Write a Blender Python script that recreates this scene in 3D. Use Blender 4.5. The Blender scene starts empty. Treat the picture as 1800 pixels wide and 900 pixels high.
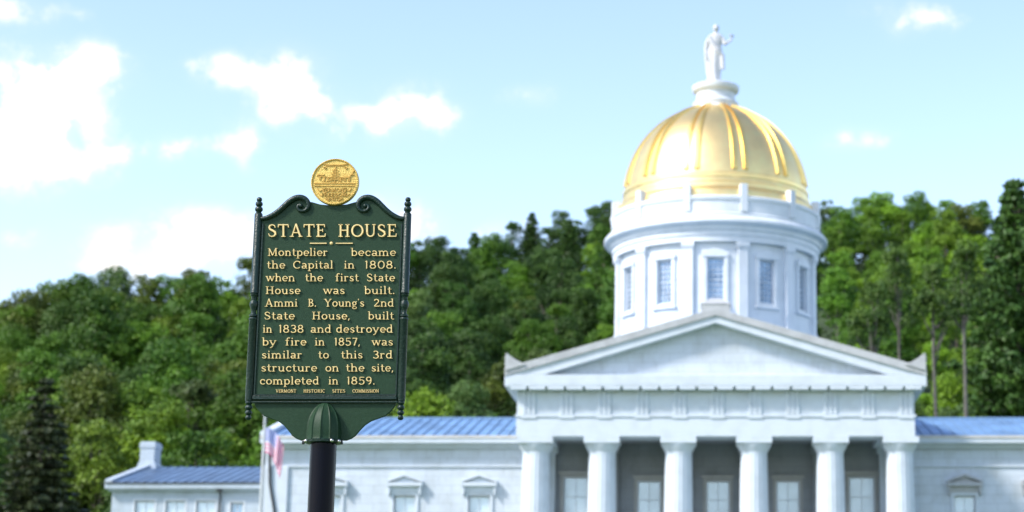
import bpy, math, random
import numpy as np
from mathutils import Vector, Matrix, noise
R = math.radians
sc = bpy.context.scene
col = sc.collection

# ---------------------------------------------------------------- camera
F = 3400.0                      # focal length in photo pixels (1800 wide)
PITCH = R(12.15)
PPX, PPY = 1258.0, 450.0
EYE = 1.4
cp, sp = math.cos(PITCH), math.sin(PITCH)
cam = bpy.data.cameras.new('camera')
cam_o = bpy.data.objects.new('camera', cam); col.objects.link(cam_o)
cam_o.location = (0, 0, EYE)
cam_o.rotation_euler = (R(90) + PITCH, 0, 0)
cam.sensor_width = 36.0
cam.lens = F / 1800 * 36
cam.shift_x = (900 - PPX) / 1800
cam.clip_start = 0.1; cam.clip_end = 9000
cam.dof.use_dof = True
cam.dof.focus_distance = 11.3
cam.dof.aperture_fstop = 2.8
sc.camera = cam_o
sc.view_settings.view_transform = 'Standard'
sc.view_settings.look = 'None'
sc.view_settings.gamma = 1
sc.view_settings.exposure = 1.28

def P(x, y, Y):
    """world point on the plane at distance Y seen at photo pixel x, y"""
    dx = (x - PPX) / F; dy = (PPY - y) / F
    X, Yd, Z = dx, cp - dy * sp, sp + dy * cp
    s = Y / Yd
    return Vector((X * s, Y, Z * s + EYE))
def ZZ(y, Y): return P(PPX, y, Y).z
def WW(w, y, Y): return (P(PPX + w, y, Y).x)      # a width of w px at that height, in metres

# ---------------------------------------------------------------- sky and sun
SUN_AZ = R(-58)      # measured from straight behind the camera, towards the left
SUN_EL = R(42)
sun_dir = Vector((math.sin(SUN_AZ) * math.cos(SUN_EL), -math.cos(SUN_AZ) * math.cos(SUN_EL), math.sin(SUN_EL)))
sun = bpy.data.lights.new('sun', 'SUN'); sun.energy = 2.1; sun.angle = R(9); sun.color = (1, .95, .88)
sun_o = bpy.data.objects.new('sun', sun); col.objects.link(sun_o)
sun_o.rotation_euler = sun_dir.to_track_quat('Z', 'Y').to_euler()
sun_o.location = (0, 0, 80)

world = bpy.data.worlds.new('World'); sc.world = world
world.use_nodes = True
wt = world.node_tree; wt.nodes.clear()
def wn(t, **k):
    n = wt.nodes.new(t)
    for a, b in k.items(): setattr(n, a, b)
    return n
def wm(op, a, b=None, c=None, clamp=False):
    n = wn('ShaderNodeMath', operation=op, use_clamp=clamp)
    for i, v in enumerate((a, b, c)):
        if v is None: continue
        if isinstance(v, (int, float)): n.inputs[i].default_value = v
        else: wt.links.new(v, n.inputs[i])
    return n.outputs[0]
sky = wn('ShaderNodeTexSky', sky_type='NISHITA', sun_disc=False)
sky.sun_elevation = SUN_EL
sky.sun_rotation = math.atan2(sun_dir.x, sun_dir.y)
sky.air_density = 1.0; sky.dust_density = 0.6; sky.ozone_density = 2.0; sky.altitude = 200
tc = wn('ShaderNodeTexCoord'); sep = wn('ShaderNodeSeparateXYZ'); wt.links.new(tc.outputs['Generated'], sep.inputs[0])
dx, dy, dz = sep.outputs
dyc = wm('MAXIMUM', dy, 0.05)
cu, cv = wm('DIVIDE', dx, dyc), wm('DIVIDE', dz, dyc)
nz = wn('ShaderNodeTexNoise'); nz.inputs['Scale'].default_value = 26; nz.inputs['Detail'].default_value = 7; nz.inputs['Roughness'].default_value = .58
wt.links.new(tc.outputs['Generated'], nz.inputs['Vector'])
nw = wn('ShaderNodeTexNoise'); nw.inputs['Scale'].default_value = 9; nw.inputs['Detail'].default_value = 3
wt.links.new(tc.outputs['Generated'], nw.inputs['Vector'])
fw = wm('MULTIPLY_ADD', nz.outputs[0], .09, -.045)
fv = wm('MULTIPLY_ADD', nw.outputs[0], .04, -.02)
cu2, cv2 = wm('ADD', cu, fw), wm('ADD', cv, fv)
# white clouds (a soft ellipse of sky each): centre, half axes in photo pixels, density
CL = [(70, 165, 95, 60, 1.25), (50, 255, 85, 62, 1.1), (30, 28, 60, 26, .55), (135, 290, 70, 32, .6), (150, 120, 60, 26, .7), (378, 130, 42, 27, .85), (505, 150, 62, 50, 1.15),
      (530, 195, 40, 30, .7), (700, 205, 62, 35, 1.1), (625, 200, 40, 14, .5), (770, 205, 55, 16, .45), (300, 282, 34, 22, .65), (410, 262, 42, 40, .5),
      (210, 285, 30, 14, .55), (350, 440, 150, 42, 1.25), (250, 470, 60, 20, .7), (560, 240, 30, 26, .45), (715, 392, 50, 35, .9), (880, 392, 26, 14, .6), (958, 178, 34, 14, .4),
      (1500, 240, 44, 18, .5), (1600, 20, 42, 22, .5), (1545, 5, 40, 16, .35), (20, 410, 40, 16, .35)]
tot = None
for (x, y, a, b, k) in CL:
    a *= 1.0; b *= 1.0
    c = P(x, y, 1.0); c.z -= EYE
    a_, b_ = a / F, b / F * 1.05
    ex = wm('DIVIDE', wm('SUBTRACT', cu2, c.x), a_); ey = wm('DIVIDE', wm('SUBTRACT', cv2, c.z), b_)
    q = wm('ADD', wm('MULTIPLY', ex, ex), wm('MULTIPLY', ey, ey))
    g = wm('MULTIPLY', wm('EXPONENT', wm('MULTIPLY', q, -0.9)), k)
    tot = g if tot is None else wm('ADD', tot, g)
nd = wn('ShaderNodeTexNoise'); nd.inputs['Scale'].default_value = 44; nd.inputs['Detail'].default_value = 8; nd.inputs['Roughness'].default_value = .6
wt.links.new(tc.outputs['Generated'], nd.inputs['Vector'])
val = wm('MULTIPLY', tot, wm('MULTIPLY_ADD', nd.outputs[0], 6.0, -1.95))
mr = wn('ShaderNodeMapRange', interpolation_type='SMOOTHSTEP'); wt.links.new(val, mr.inputs['Value'])
mr.inputs['From Min'].default_value = .02; mr.inputs['From Max'].default_value = .95
front = wm('GREATER_THAN', dy, .3)
veil = wm('MULTIPLY', wm('MULTIPLY', tot, .42, clamp=True), wm('MULTIPLY_ADD', nz.outputs[0], 2.4, -.55, clamp=True))
m_front = wm('MULTIPLY', wm('MAXIMUM', wm('MULTIPLY', mr.outputs[0], 1.0), veil), front)
# broken cloud over the rest of the sky
nb = wn('ShaderNodeTexNoise'); nb.inputs['Scale'].default_value = 2.6; nb.inputs['Detail'].default_value = 8; nb.inputs['Roughness'].default_value = .55
wt.links.new(tc.outputs['Generated'], nb.inputs['Vector'])
mb_ = wn('ShaderNodeMapRange', interpolation_type='SMOOTHSTEP'); wt.links.new(nb.outputs[0], mb_.inputs['Value'])
mb_.inputs['From Min'].default_value = .55; mb_.inputs['From Max'].default_value = .74
m_back = wm('MULTIPLY', mb_.outputs[0], wm('LESS_THAN', dy, .3))
msk = wm('MULTIPLY', wm('ADD', m_front, m_back), wm('GREATER_THAN', dz, 0.0), clamp=True)
mix = wn('ShaderNodeMix', data_type='RGBA'); wt.links.new(msk, mix.inputs['Factor'])
skc = wn('ShaderNodeVectorMath', operation='MULTIPLY'); wt.links.new(sky.outputs[0], skc.inputs[0]); skc.inputs[1].default_value = (1.09, .98, .95)
wt.links.new(skc.outputs[0], mix.inputs['A']); mix.inputs['B'].default_value = (3.7, 3.6, 3.5, 1)
bg = wn('ShaderNodeBackground'); bg.inputs['Strength'].default_value = 0.145
wt.links.new(mix.outputs['Result'], bg.inputs['Color'])
wo = wn('ShaderNodeOutputWorld'); wt.links.new(bg.outputs[0], wo.inputs['Surface'])

# ---------------------------------------------------------------- materials
def mat(name, base, rough=.6, metal=0.0, vary=0.0, scale=4.0, bump=0.0, bscale=None, dark=None, spec=.5, coat=0.0, coords='Object', dark_lo=.45, dark_hi=.75):
    m = bpy.data.materials.new(name); m.use_nodes = True
    nt = m.node_tree; b = nt.nodes['Principled BSDF']
    b.inputs['Base Color'].default_value = (*base, 1); b.inputs['Roughness'].default_value = rough; b.inputs['Metallic'].default_value = metal
    b.inputs['Specular IOR Level'].default_value = spec; b.inputs['Coat Weight'].default_value = coat; b.inputs['Coat Roughness'].default_value = .08
    t = nt.nodes.new('ShaderNodeTexCoord')
    if vary or dark:
        n = nt.nodes.new('ShaderNodeTexNoise'); n.inputs['Scale'].default_value = scale; n.inputs['Detail'].default_value = 6
        nt.links.new(t.outputs[coords], n.inputs['Vector'])
        r = nt.nodes.new('ShaderNodeMapRange'); nt.links.new(n.outputs[0], r.inputs['Value'])
        r.inputs['From Min'].default_value = dark_lo if dark else .3; r.inputs['From Max'].default_value = dark_hi if dark else .7
        mx = nt.nodes.new('ShaderNodeMix'); mx.data_type = 'RGBA'
        nt.links.new(r.outputs[0], mx.inputs['Factor'])
        mx.inputs['A'].default_value = (*[c * (1 + (vary if not dark else 0)) for c in base], 1)
        mx.inputs['B'].default_value = (*(dark or [c * (1 - vary) for c in base]), 1)
        nt.links.new(mx.outputs['Result'], b.inputs['Base Color'])
    if bump:
        n2 = nt.nodes.new('ShaderNodeTexNoise'); n2.inputs['Scale'].default_value = bscale or scale * 5; n2.inputs['Detail'].default_value = 5
        nt.links.new(t.outputs[coords], n2.inputs['Vector'])
        bp = nt.nodes.new('ShaderNodeBump'); bp.inputs['Strength'].default_value = bump; bp.inputs['Distance'].default_value = .02
        nt.links.new(n2.outputs[0], bp.inputs['Height']); nt.links.new(bp.outputs[0], b.inputs['Normal'])
    return m

def stone_mat(name, c, mortar, bw=1.5, bh=.52, stain=.80):
    """coursed granite blocks"""
    m = bpy.data.materials.new(name); m.use_nodes = True
    nt = m.node_tree; b = nt.nodes['Principled BSDF']; b.inputs['Roughness'].default_value = .75
    g = nt.nodes.new('ShaderNodeNewGeometry'); s = nt.nodes.new('ShaderNodeSeparateXYZ'); nt.links.new(g.outputs['Position'], s.inputs[0])
    ad = nt.nodes.new('ShaderNodeMath'); ad.operation = 'ADD'; nt.links.new(s.outputs[0], ad.inputs[0]); nt.links.new(s.outputs[1], ad.inputs[1])
    cb = nt.nodes.new('ShaderNodeCombineXYZ'); nt.links.new(ad.outputs[0], cb.inputs[0]); nt.links.new(s.outputs[2], cb.inputs[1])
    br = nt.nodes.new('ShaderNodeTexBrick'); nt.links.new(cb.outputs[0], br.inputs['Vector'])
    br.inputs['Scale'].default_value = 1; br.inputs['Brick Width'].default_value = bw; br.inputs['Row Height'].default_value = bh
    br.inputs['Mortar Size'].default_value = .014; br.inputs['Mortar Smooth'].default_value = .3
    br.inputs['Color1'].default_value = (*c, 1); br.inputs['Color2'].default_value = (*[v * .95 for v in c], 1); br.inputs['Mortar'].default_value = (*mortar, 1)
    n = nt.nodes.new('ShaderNodeTexNoise'); n.inputs['Scale'].default_value = .75; n.inputs['Detail'].default_value = 9; n.inputs['Roughness'].default_value = .7
    mpp = nt.nodes.new('ShaderNodeMapping'); mpp.inputs['Scale'].default_value = (1.2, 1.2, .8); nt.links.new(g.outputs['Position'], mpp.inputs[0]); nt.links.new(mpp.outputs[0], n.inputs['Vector'])
    r = nt.nodes.new('ShaderNodeMapRange'); nt.links.new(n.outputs[0], r.inputs['Value']); r.inputs['From Min'].default_value = .45; r.inputs['From Max'].default_value = .72
    mx = nt.nodes.new('ShaderNodeMix'); mx.data_type = 'RGBA'; mx.blend_type = 'MULTIPLY'; nt.links.new(r.outputs[0], mx.inputs['Factor'])
    nt.links.new(br.outputs['Color'], mx.inputs['A']); mx.inputs['B'].default_value = (stain, stain * .99, stain * .94, 1)
    nt.links.new(mx.outputs['Result'], b.inputs['Base Color'])
    return m

M = {}
M['granite'] = stone_mat('granite', (.57, .63, .70), (.37, .42, .47))
M['granite_annex'] = stone_mat('granite_annex', (.46, .53, .60), (.36, .41, .46), 1.2, .42)
M['granite_plain'] = mat('granite_plain', (.59, .65, .715), .7, scale=1.3, dark=(.51, .56, .61), dark_lo=.45, dark_hi=.8, bump=.15, bscale=9)
M['granite_shaded'] = stone_mat('granite_shaded', (.27, .29, .315), (.21, .225, .24), 1.5, .62)  # same granite darkened, so the portico's shade is in the colour
M['surround'] = mat('tan_surround', (.36, .36, .35), .8, vary=.1, scale=2)
M['sima'] = mat('weathered_granite', (.46, .475, .49), .8, scale=1.6, dark=(.33, .34, .35), dark_lo=.4, dark_hi=.8, bump=.2)
M['white'] = mat('white_paint', (.66, .70, .745), .5, scale=.9, dark=(.56, .60, .64), dark_lo=.42, dark_hi=.75)
M['statue'] = mat('white_statue', (.53, .54, .56), .6, vary=.05, scale=3)
M['gold'] = mat('gold_leaf', (1.0, .735, .32), .40, metal=1.0, vary=.10, scale=.9, bump=.12, bscale=7)
M['gold_rib'] = mat('gold_rib', (1.0, .70, .22), .34, metal=1.0, vary=.05, scale=1.2)
M['glass'] = mat('window_glass', (.25, .34, .45), .12, metal=.35, vary=.35, scale=1.1, spec=.6)  # blue base and part metal stand in for reflected sky
M['curtain_sky'] = mat('curtained_sky_glass', (.52, .62, .70), .22, metal=.3, vary=.12, scale=.8, spec=.5)  # curtained panes, with the sky's reflection painted into the pale base
M['roof_grey'] = mat('grey_metal_roof', (.10, .165, .27), .45, vary=.3, scale=.8, spec=.5, bump=.1)
M['seam_grey'] = mat('grey_roof_seam', (.13, .20, .31), .4)
M['roof'] = mat('blue_metal_roof', (.14, .26, .44), .42, vary=.35, scale=.55, spec=.5, bump=.1)
M['seam'] = mat('roof_seam', (.17, .28, .43), .4)
M['darkmetal'] = mat('dark_metal', (.04, .045, .05), .5)
M['zinc'] = mat('zinc_trim', (.55, .53, .50), .5, vary=.1, scale=2)
M['pole'] = mat('painted_pole', (.52, .55, .56), .35)
# sign
M['green'] = mat('green_paint', (.0115, .037, .0155), .5, scale=55, dark=(.017, .047, .022), bump=.12, bscale=160, spec=.22)
M['green_frame'] = mat('green_frame_paint', (.006, .022, .015), .34, scale=48, dark=(.04, .075, .06), dark_lo=.60, dark_hi=.82, bump=.25, bscale=90, spec=.35)
M['letter'] = mat('gold_letter_paint', (.80, .60, .26), .42, vary=.12, scale=40, spec=.5)
M['seal'] = mat('gilt_seal', (.66, .46, .115), .42, metal=.3, scale=60, dark=(.50, .32, .06), dark_lo=.45, dark_hi=.8, bump=.3, bscale=120)
M['seal_relief'] = mat('gilt_relief', (.58, .34, .07), .45, metal=.3, vary=.15, scale=80)
M['post'] = mat('black_post_paint', (.0006, .0012, .006), .18, spec=.09, bump=.02, bscale=60)
M['steel'] = mat('bright_screw', (.65, .62, .58), .28, metal=1.0)
M['trunk'] = mat('bark', (.16, .135, .11), .9, vary=.3, scale=3)
M['pale_trunk'] = mat('pale_bark', (.12, .115, .10), .9, vary=.3, scale=3)
M['grass'] = mat('grass', (.06, .12, .03), .9, vary=.4, scale=.3)
M['hill'] = mat('forest_floor', (.035, .06, .02), .95, vary=.4, scale=.12)

def foliage(name):
    m = bpy.data.materials.new(name); m.use_nodes = True
    nt = m.node_tree; b = nt.nodes['Principled BSDF']
    oi = nt.nodes.new('ShaderNodeObjectInfo')
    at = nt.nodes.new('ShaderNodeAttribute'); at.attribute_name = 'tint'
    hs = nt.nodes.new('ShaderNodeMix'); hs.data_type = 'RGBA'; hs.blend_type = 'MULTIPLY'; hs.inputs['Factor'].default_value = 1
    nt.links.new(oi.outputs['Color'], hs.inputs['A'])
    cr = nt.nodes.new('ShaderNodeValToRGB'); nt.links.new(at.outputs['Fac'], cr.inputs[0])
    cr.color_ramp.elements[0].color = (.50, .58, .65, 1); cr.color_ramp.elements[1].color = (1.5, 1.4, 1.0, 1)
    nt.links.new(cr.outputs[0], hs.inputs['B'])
    nt.links.new(hs.outputs['Result'], b.inputs['Base Color'])
    b.inputs['Roughness'].default_value = .55; b.inputs['Specular IOR Level'].default_value = .3
    tr = nt.nodes.new('ShaderNodeBsdfTranslucent'); nt.links.new(hs.outputs['Result'], tr.inputs['Color'])
    ms = nt.nodes.new('ShaderNodeMixShader'); ms.inputs[0].default_value = .15
    nt.links.new(b.outputs[0], ms.inputs[1]); nt.links.new(tr.outputs[0], ms.inputs[2])
    nt.links.new(ms.outputs[0], nt.nodes['Material Output'].inputs['Surface'])
    return m
M['leaf'] = foliage('leaves')

# flag cloth: stripes and canton from the cloth's own UV map
def flag_mat():
    m = bpy.data.materials.new('flag_cloth'); m.use_nodes = True
    nt = m.node_tree; b = nt.nodes['Principled BSDF']; b.inputs['Roughness'].default_value = .8
    uv = nt.nodes.new('ShaderNodeUVMap'); uv.uv_map = 'UVMap'; s = nt.nodes.new('ShaderNodeSeparateXYZ'); nt.links.new(uv.outputs[0], s.inputs[0])
    def mm(op, a, b_=None):
        n = nt.nodes.new('ShaderNodeMath'); n.operation = op
        for i, v in enumerate((a, b_)):
            if v is None: continue
            if isinstance(v, (int, float)): n.inputs[i].default_value = v
            else: nt.links.new(v, n.inputs[i])
        return n.outputs[0]
    st = mm('LESS_THAN', mm('FRACT', mm('MULTIPLY', s.outputs[1], 6.5)), .5)
    can = mm('MULTIPLY', mm('LESS_THAN', s.outputs[0], .4), mm('GREATER_THAN', s.outputs[1], .4615))
    # stars: dots on the canton grid
    fx = mm('SUBTRACT', mm('FRACT', mm('MULTIPLY', s.outputs[0], 27)), .5); fy = mm('SUBTRACT', mm('FRACT', mm('MULTIPLY', s.outputs[1], 17)), .5)
    star = mm('LESS_THAN', mm('ADD', mm('MULTIPLY', fx, fx), mm('MULTIPLY', fy, fy)), .075)
    m1 = nt.nodes.new('ShaderNodeMix'); m1.data_type = 'RGBA'; nt.links.new(st, m1.inputs['Factor']); m1.inputs['A'].default_value = (.9, .84, .88, 1); m1.inputs['B'].default_value = (.78, .24, .38, 1)
    m0 = nt.nodes.new('ShaderNodeMix'); m0.data_type = 'RGBA'; nt.links.new(star, m0.inputs['Factor']); m0.inputs['A'].default_value = (.32, .36, .68, 1); m0.inputs['B'].default_value = (.85, .85, .88, 1)
    m2 = nt.nodes.new('ShaderNodeMix'); m2.data_type = 'RGBA'; nt.links.new(can, m2.inputs['Factor']); nt.links.new(m1.outputs['Result'], m2.inputs['A']); nt.links.new(m0.outputs['Result'], m2.inputs['B'])
    nt.links.new(m2.outputs['Result'], b.inputs['Base Color'])
    tr = nt.nodes.new('ShaderNodeBsdfTranslucent'); nt.links.new(m2.outputs['Result'], tr.inputs['Color'])
    ms = nt.nodes.new('ShaderNodeMixShader'); ms.inputs[0].default_value = .35
    nt.links.new(b.outputs[0], ms.inputs[1]); nt.links.new(tr.outputs[0], ms.inputs[2]); nt.links.new(ms.outputs[0], nt.nodes['Material Output'].inputs['Surface'])
    return m
M['flag'] = flag_mat()

# ---------------------------------------------------------------- builders
WLOC = {}
class MB:
    def __init__(self): self.v = []; self.f = []
    def add(self, vs, fs):
        o = len(self.v); self.v += [tuple(p) for p in vs]; self.f += [tuple(i + o for i in f) for f in fs]; return self
    def box(self, x0, x1, y0, y1, z0, z1):
        vs = [(x, y, z) for z in (z0, z1) for y in (y0, y1) for x in (x0, x1)]
        return self.add(vs, [(0, 2, 3, 1), (4, 5, 7, 6), (0, 1, 5, 4), (2, 6, 7, 3), (0, 4, 6, 2), (1, 3, 7, 5)])
    def prism(self, poly, y0, y1):
        """polygon [(x,z)...] extruded from y0 (front) to y1"""
        n = len(poly)
        ar = sum(poly[i][0] * poly[(i + 1) % n][1] - poly[(i + 1) % n][0] * poly[i][1] for i in range(n))
        if ar < 0: poly = poly[::-1]
        vs = [(x, y0, z) for x, z in poly] + [(x, y1, z) for x, z in poly]
        fs = [tuple(range(n)), tuple(range(2 * n - 1, n - 1, -1))]
        fs += [(i, i + n, (i + 1) % n + n, (i + 1) % n) for i in range(n)]
        return self.add(vs, fs)
    def lathe(self, prof, cx, cy, n=48, a0=0, a1=2 * math.pi, rf=None, cap=True):
        full = abs(a1 - a0 - 2 * math.pi) < 1e-6
        k = n if full else n + 1; vs = []
        for (r, z) in prof:
            for i in range(k):
                a = a0 + (a1 - a0) * i / n
                rr = r * (rf(a, z) if rf else 1)
                vs.append((cx + rr * math.sin(a), cy - rr * math.cos(a), z))
        fs = []
        for j in range(len(prof) - 1):
            for i in range(n):
                i2 = (i + 1) % k
                fs.append((j * k + i, j * k + i2, (j + 1) * k + i2, (j + 1) * k + i))
        if cap and full:
            fs.append(tuple(range(k - 1, -1, -1))); fs.append(tuple(range((len(prof) - 1) * k, len(prof) * k)))
        return self.add(vs, fs)
    def tube(self, pts, rad, n=8, flat=None):
        pts = [Vector(p) for p in pts]
        if not hasattr(rad, '__len__'): rad = [rad] * len(pts)
        vs = []; up = None
        for i, p in enumerate(pts):
            t = (pts[min(i + 1, len(pts) - 1)] - pts[max(i - 1, 0)]).normalized()
            if up is None:
                up = t.orthogonal().normalized()
            else:
                up = (up - t * up.dot(t)).normalized()
            s = t.cross(up)
            for k in range(n):
                a = 2 * math.pi * k / n
                d = (up * math.cos(a) + s * math.sin(a)) * rad[i]
                if flat: d.y *= flat
                vs.append(p + d)
        fs = [(j * n + i, j * n + (i + 1) % n, (j + 1) * n + (i + 1) % n, (j + 1) * n + i) for j in range(len(pts) - 1) for i in range(n)]
        fs.append(tuple(range(n - 1, -1, -1))); fs.append(tuple(range((len(pts) - 1) * n, len(pts) * n)))
        return self.add(vs, fs)
    def ball(self, c, rx, ry=None, rz=None, n=16, m=10):
        ry = ry or rx; rz = rz or rx
        vs = [(c[0], c[1], c[2] - rz)]
        for j in range(1, m):
            ph = -math.pi / 2 + math.pi * j / m
            for i in range(n):
                a = 2 * math.pi * i / n
                vs.append((c[0] + rx * math.cos(ph) * math.cos(a), c[1] + ry * math.cos(ph) * math.sin(a), c[2] + rz * math.sin(ph)))
        vs.append((c[0], c[1], c[2] + rz)); T = len(vs) - 1
        fs = [(0, 1 + (i + 1) % n, 1 + i) for i in range(n)]
        for j in range(m - 2):
            for i in range(n):
                fs.append((1 + j * n + i, 1 + j * n + (i + 1) % n, 1 + (j + 1) * n + (i + 1) % n, 1 + (j + 1) * n + i))
        fs += [(T, 1 + (m - 2) * n + i, 1 + (m - 2) * n + (i + 1) % n) for i in range(n)]
        return self.add(vs, fs)
    def stroke(self, pts, w, h, y0, map2=None):
        """raised flat-topped ribbon in the XZ plane, front towards -Y"""
        pts = [Vector((p[0], p[1])) for p in pts]; n = len(pts)
        closed = (pts[0] - pts[-1]).length < 1e-9 and n > 3
        if closed: pts = pts[:-1]; n -= 1
        ws = w if hasattr(w, '__len__') else [w] * n
        vs = []
        for i, p in enumerate(pts):
            a = pts[(i - 1) % n] if (closed or i > 0) else p
            b = pts[(i + 1) % n] if (closed or i < n - 1) else p
            t = (b - a)
            if t.length < 1e-12: t = Vector((1, 0))
            t.normalize(); nr = Vector((-t.y, t.x)); hw = ws[i] / 2
            for (k, yy) in ((1.0, y0), (.72, y0 - h), (-.72, y0 - h), (-1.0, y0)):
                q = p + nr * hw * k
                vs.append((q.x, yy, q.y))
        fs = []
        for i in range(n if closed else n - 1):
            j = (i + 1) % n
            for k in range(3):
                fs.append((i * 4 + k, i * 4 + k + 1, j * 4 + k + 1, j * 4 + k))
        if not closed:
            fs.append((3, 2, 1, 0)); e = (n - 1) * 4; fs.append((e, e + 1, e + 2, e + 3))
        return self.add(vs, fs)
    def build(self, name, m, parent=None, smooth=None, bevel=0, at=None):
        me = bpy.data.meshes.new(name)
        loc = Vector(at) if at is not None else (Vector(WLOC[parent.name]) if parent else Vector((0, 0, 0)))
        me.from_pydata([(p[0] - loc.x, p[1] - loc.y, p[2] - loc.z) for p in self.v], [], self.f)
        me.validate(); me.update()
        o = bpy.data.objects.new(name, me); col.objects.link(o)
        me.materials.append(m)
        import bmesh
        bm = bmesh.new(); bm.from_mesh(me); bmesh.ops.recalc_face_normals(bm, faces=bm.faces); bm.to_mesh(me); bm.free()
        if smooth is not None:
            for p in me.polygons: p.use_smooth = True
            me.set_sharp_from_angle(angle=R(smooth))
        if bevel:
            b = o.modifiers.new('bevel', 'BEVEL'); b.width = bevel; b.segments = 2; b.limit_method = 'ANGLE'; b.angle_limit = R(40)
        if parent:
            o.parent = parent; o.location = loc - Vector(WLOC[parent.name])
        else: o.location = loc
        WLOC[o.name] = tuple(loc)
        return o

def tag(o, label=None, cat=None, group=None, kind=None):
    if label: o['label'] = label
    if cat: o['category'] = cat
    if group: o['group'] = group
    if kind: o['kind'] = kind
    return o
def thing(name, loc, label, cat, group=None):
    o = bpy.data.objects.new(name, None); col.objects.link(o); o.location = loc; o.empty_display_size = .3
    WLOC[o.name] = tuple(loc)
    return tag(o, label, cat, group)

# ---------------------------------------------------------------- ground and hill
def hill_px(x):
    """photo height of the canopy skyline over the hill"""
    pts = [(-900, 560), (-200, 520), (0, 500), (80, 488), (130, 476), (165, 448), (200, 446), (235, 462), (290, 470), (320, 458), (345, 443), (440, 443), (600, 412),
           (725, 398), (780, 396), (860, 398), (885, 388), (925, 380), (945, 362), (990, 352), (1040, 347), (1080, 338), (1250, 330), (1437, 332), (1700, 336), (1770, 334), (1800, 330), (2300, 345), (3000, 400)]
    for (a, b), (c, d) in zip(pts, pts[1:]):
        if x <= c: return b + (d - b) * max(0, (x - a)) / (c - a)
    return 400
def ridge_Y(x):
    if x < 440: return 255
    if x < 900: return 255 + (x - 440) / 460 * 130
    return 385
Y_FOOT = 150.0
def canopy(x, t):
    """point on the canopy surface; t 0 at the foot of the hill, 1 on the ridge"""
    sk = hill_px(x)
    y = 905 + (sk - 905) * t ** .85
    Y = Y_FOOT + (ridge_Y(x) - Y_FOOT) * t ** 1.25
    return P(x, y, Y), y
TREE_H = 16.0
mbh = MB(); nx, nt_ = 110, 46
vs = []
for j in range(nt_ + 14):
    t = min(1, j / (nt_ - 1))
    for i in range(nx):
        x = -900 + i * 3700 / (nx - 1)
        p, _ = canopy(x, t)
        z = p.z - TREE_H
        X, Y = p.x, p.y
        if j >= nt_:
            e = j - nt_ + 1; s = 1 + e * .06; X *= s; Y *= s; z = z - e * e * .55 - e * 1.5
        z += 1.2 * noise.noise(Vector((X * .05, Y * .05, 0)))
        if j == 0: z = -3
        vs.append((X, Y, z))
fs = [(j * nx + i, j * nx + i + 1, (j + 1) * nx + i + 1, (j + 1) * nx + i) for j in range(nt_ + 13) for i in range(nx - 1)]
mbh.add(vs, fs)
tag(mbh.build('hill', M['hill'], smooth=60), kind='structure')

mbg = MB(); vs = []
xs = [-4000, -1500, -600] + [-300 + 20 * i for i in range(31)] + [600, 1500, 4000]
ys = [-3000, -800, -200, -60] + [-20 + 5 * i for i in range(34)] + [220, 600, 2000, 5000]
for y in ys:
    for x in xs:
        z = 0 if y < 22 else min(2.0, (y - 22) / 70 * 2.0)
        z += .06 * noise.noise(Vector((x * .1, y * .1, 0)))
        vs.append((x, y, z if abs(y - 60) < 200 else z))
nxx = len(xs)
fs = [(j * nxx + i, j * nxx + i + 1, (j + 1) * nxx + i + 1, (j + 1) * nxx + i) for j in range(len(ys) - 1) for i in range(nxx - 1)]
mbg.add(vs, fs)
tag(mbg.build('ground', M['grass'], smooth=60), kind='structure')
GZ = 2.0

# ================================================================ STATE HOUSE
YP = 106.0      # front of the portico entablature
YC = 105.3      # front of its cornice
YW = 112.0      # front of the wings
YD = 123.0      # centre of the drum
house = thing('state_house', (0, YP, GZ), 'white granite state house with six-column portico, blue roofs and gilded dome', 'building')

# --- wall with openings
def wall_grid(mb, x0, x1, z0, z1, y, ops, depth=.35):
    """front sheet with rectangular openings and their reveals; ops = [(xa,xb,za,zb)]"""
    xs = sorted({x0, x1, *[o[0] for o in ops], *[o[1] for o in ops]}); zs = sorted({z0, z1, *[o[2] for o in ops], *[o[3] for o in ops]})
    for a, b in zip(xs, xs[1:]):
        for c, d in zip(zs, zs[1:]):
            mx, mz = (a + b) / 2, (c + d) / 2
            if any(o[0] < mx < o[1] and o[2] < mz < o[3] for o in ops): continue
            mb.add([(a, y, c), (b, y, c), (b, y, d), (a, y, d)], [(0, 1, 2, 3)])
    for (a, b, c, d) in ops:
        for q in ([(a, y, c), (a, y, d), (a, y + depth, d), (a, y + depth, c)], [(b, y, c), (b, y, d), (b, y + depth, d), (b, y + depth, c)],
                  [(a, y, c), (b, y, c), (b, y + depth, c), (a, y + depth, c)], [(a, y, d), (b, y, d), (b, y + depth, d), (a, y + depth, d)]):
            mb.add(q, [(0, 1, 2, 3)])

def sash(parent_name, root, a, b, c, d, y, cols, rows, fm, pm, fw=.09, bar=.035, label=None):
    """a sash window: frame and glazing bars, pane behind"""
    f = MB()
    f.box(a, a + fw, y, y + .1, c, d); f.box(b - fw, b, y, y + .1, c, d); f.box(a + fw, b - fw, y, y + .1, c, c + fw); f.box(a + fw, b - fw, y, y + .1, d - fw, d)
    for i in range(1, cols):
        x = a + fw + (b - a - 2 * fw) * i / cols; f.box(x - bar / 2, x + bar / 2, y + .02, y + .06, c + fw, d - fw)
    for j in range(1, rows):
        z = c + fw + (d - c - 2 * fw) * j / rows; k = bar * (1.6 if j == rows // 2 else 1)
        f.box(a + fw, b - fw, y + .015, y + .065, z - k / 2, z + k / 2)
    w = f.build('window', fm, root)
    if label: w['label'] = label
    p = MB(); p.box(a + fw * .5, b - fw * .5, y + .075, y + .09, c + fw * .5, d - fw * .5)
    p.build('pane', pm, w)
    return w

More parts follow.
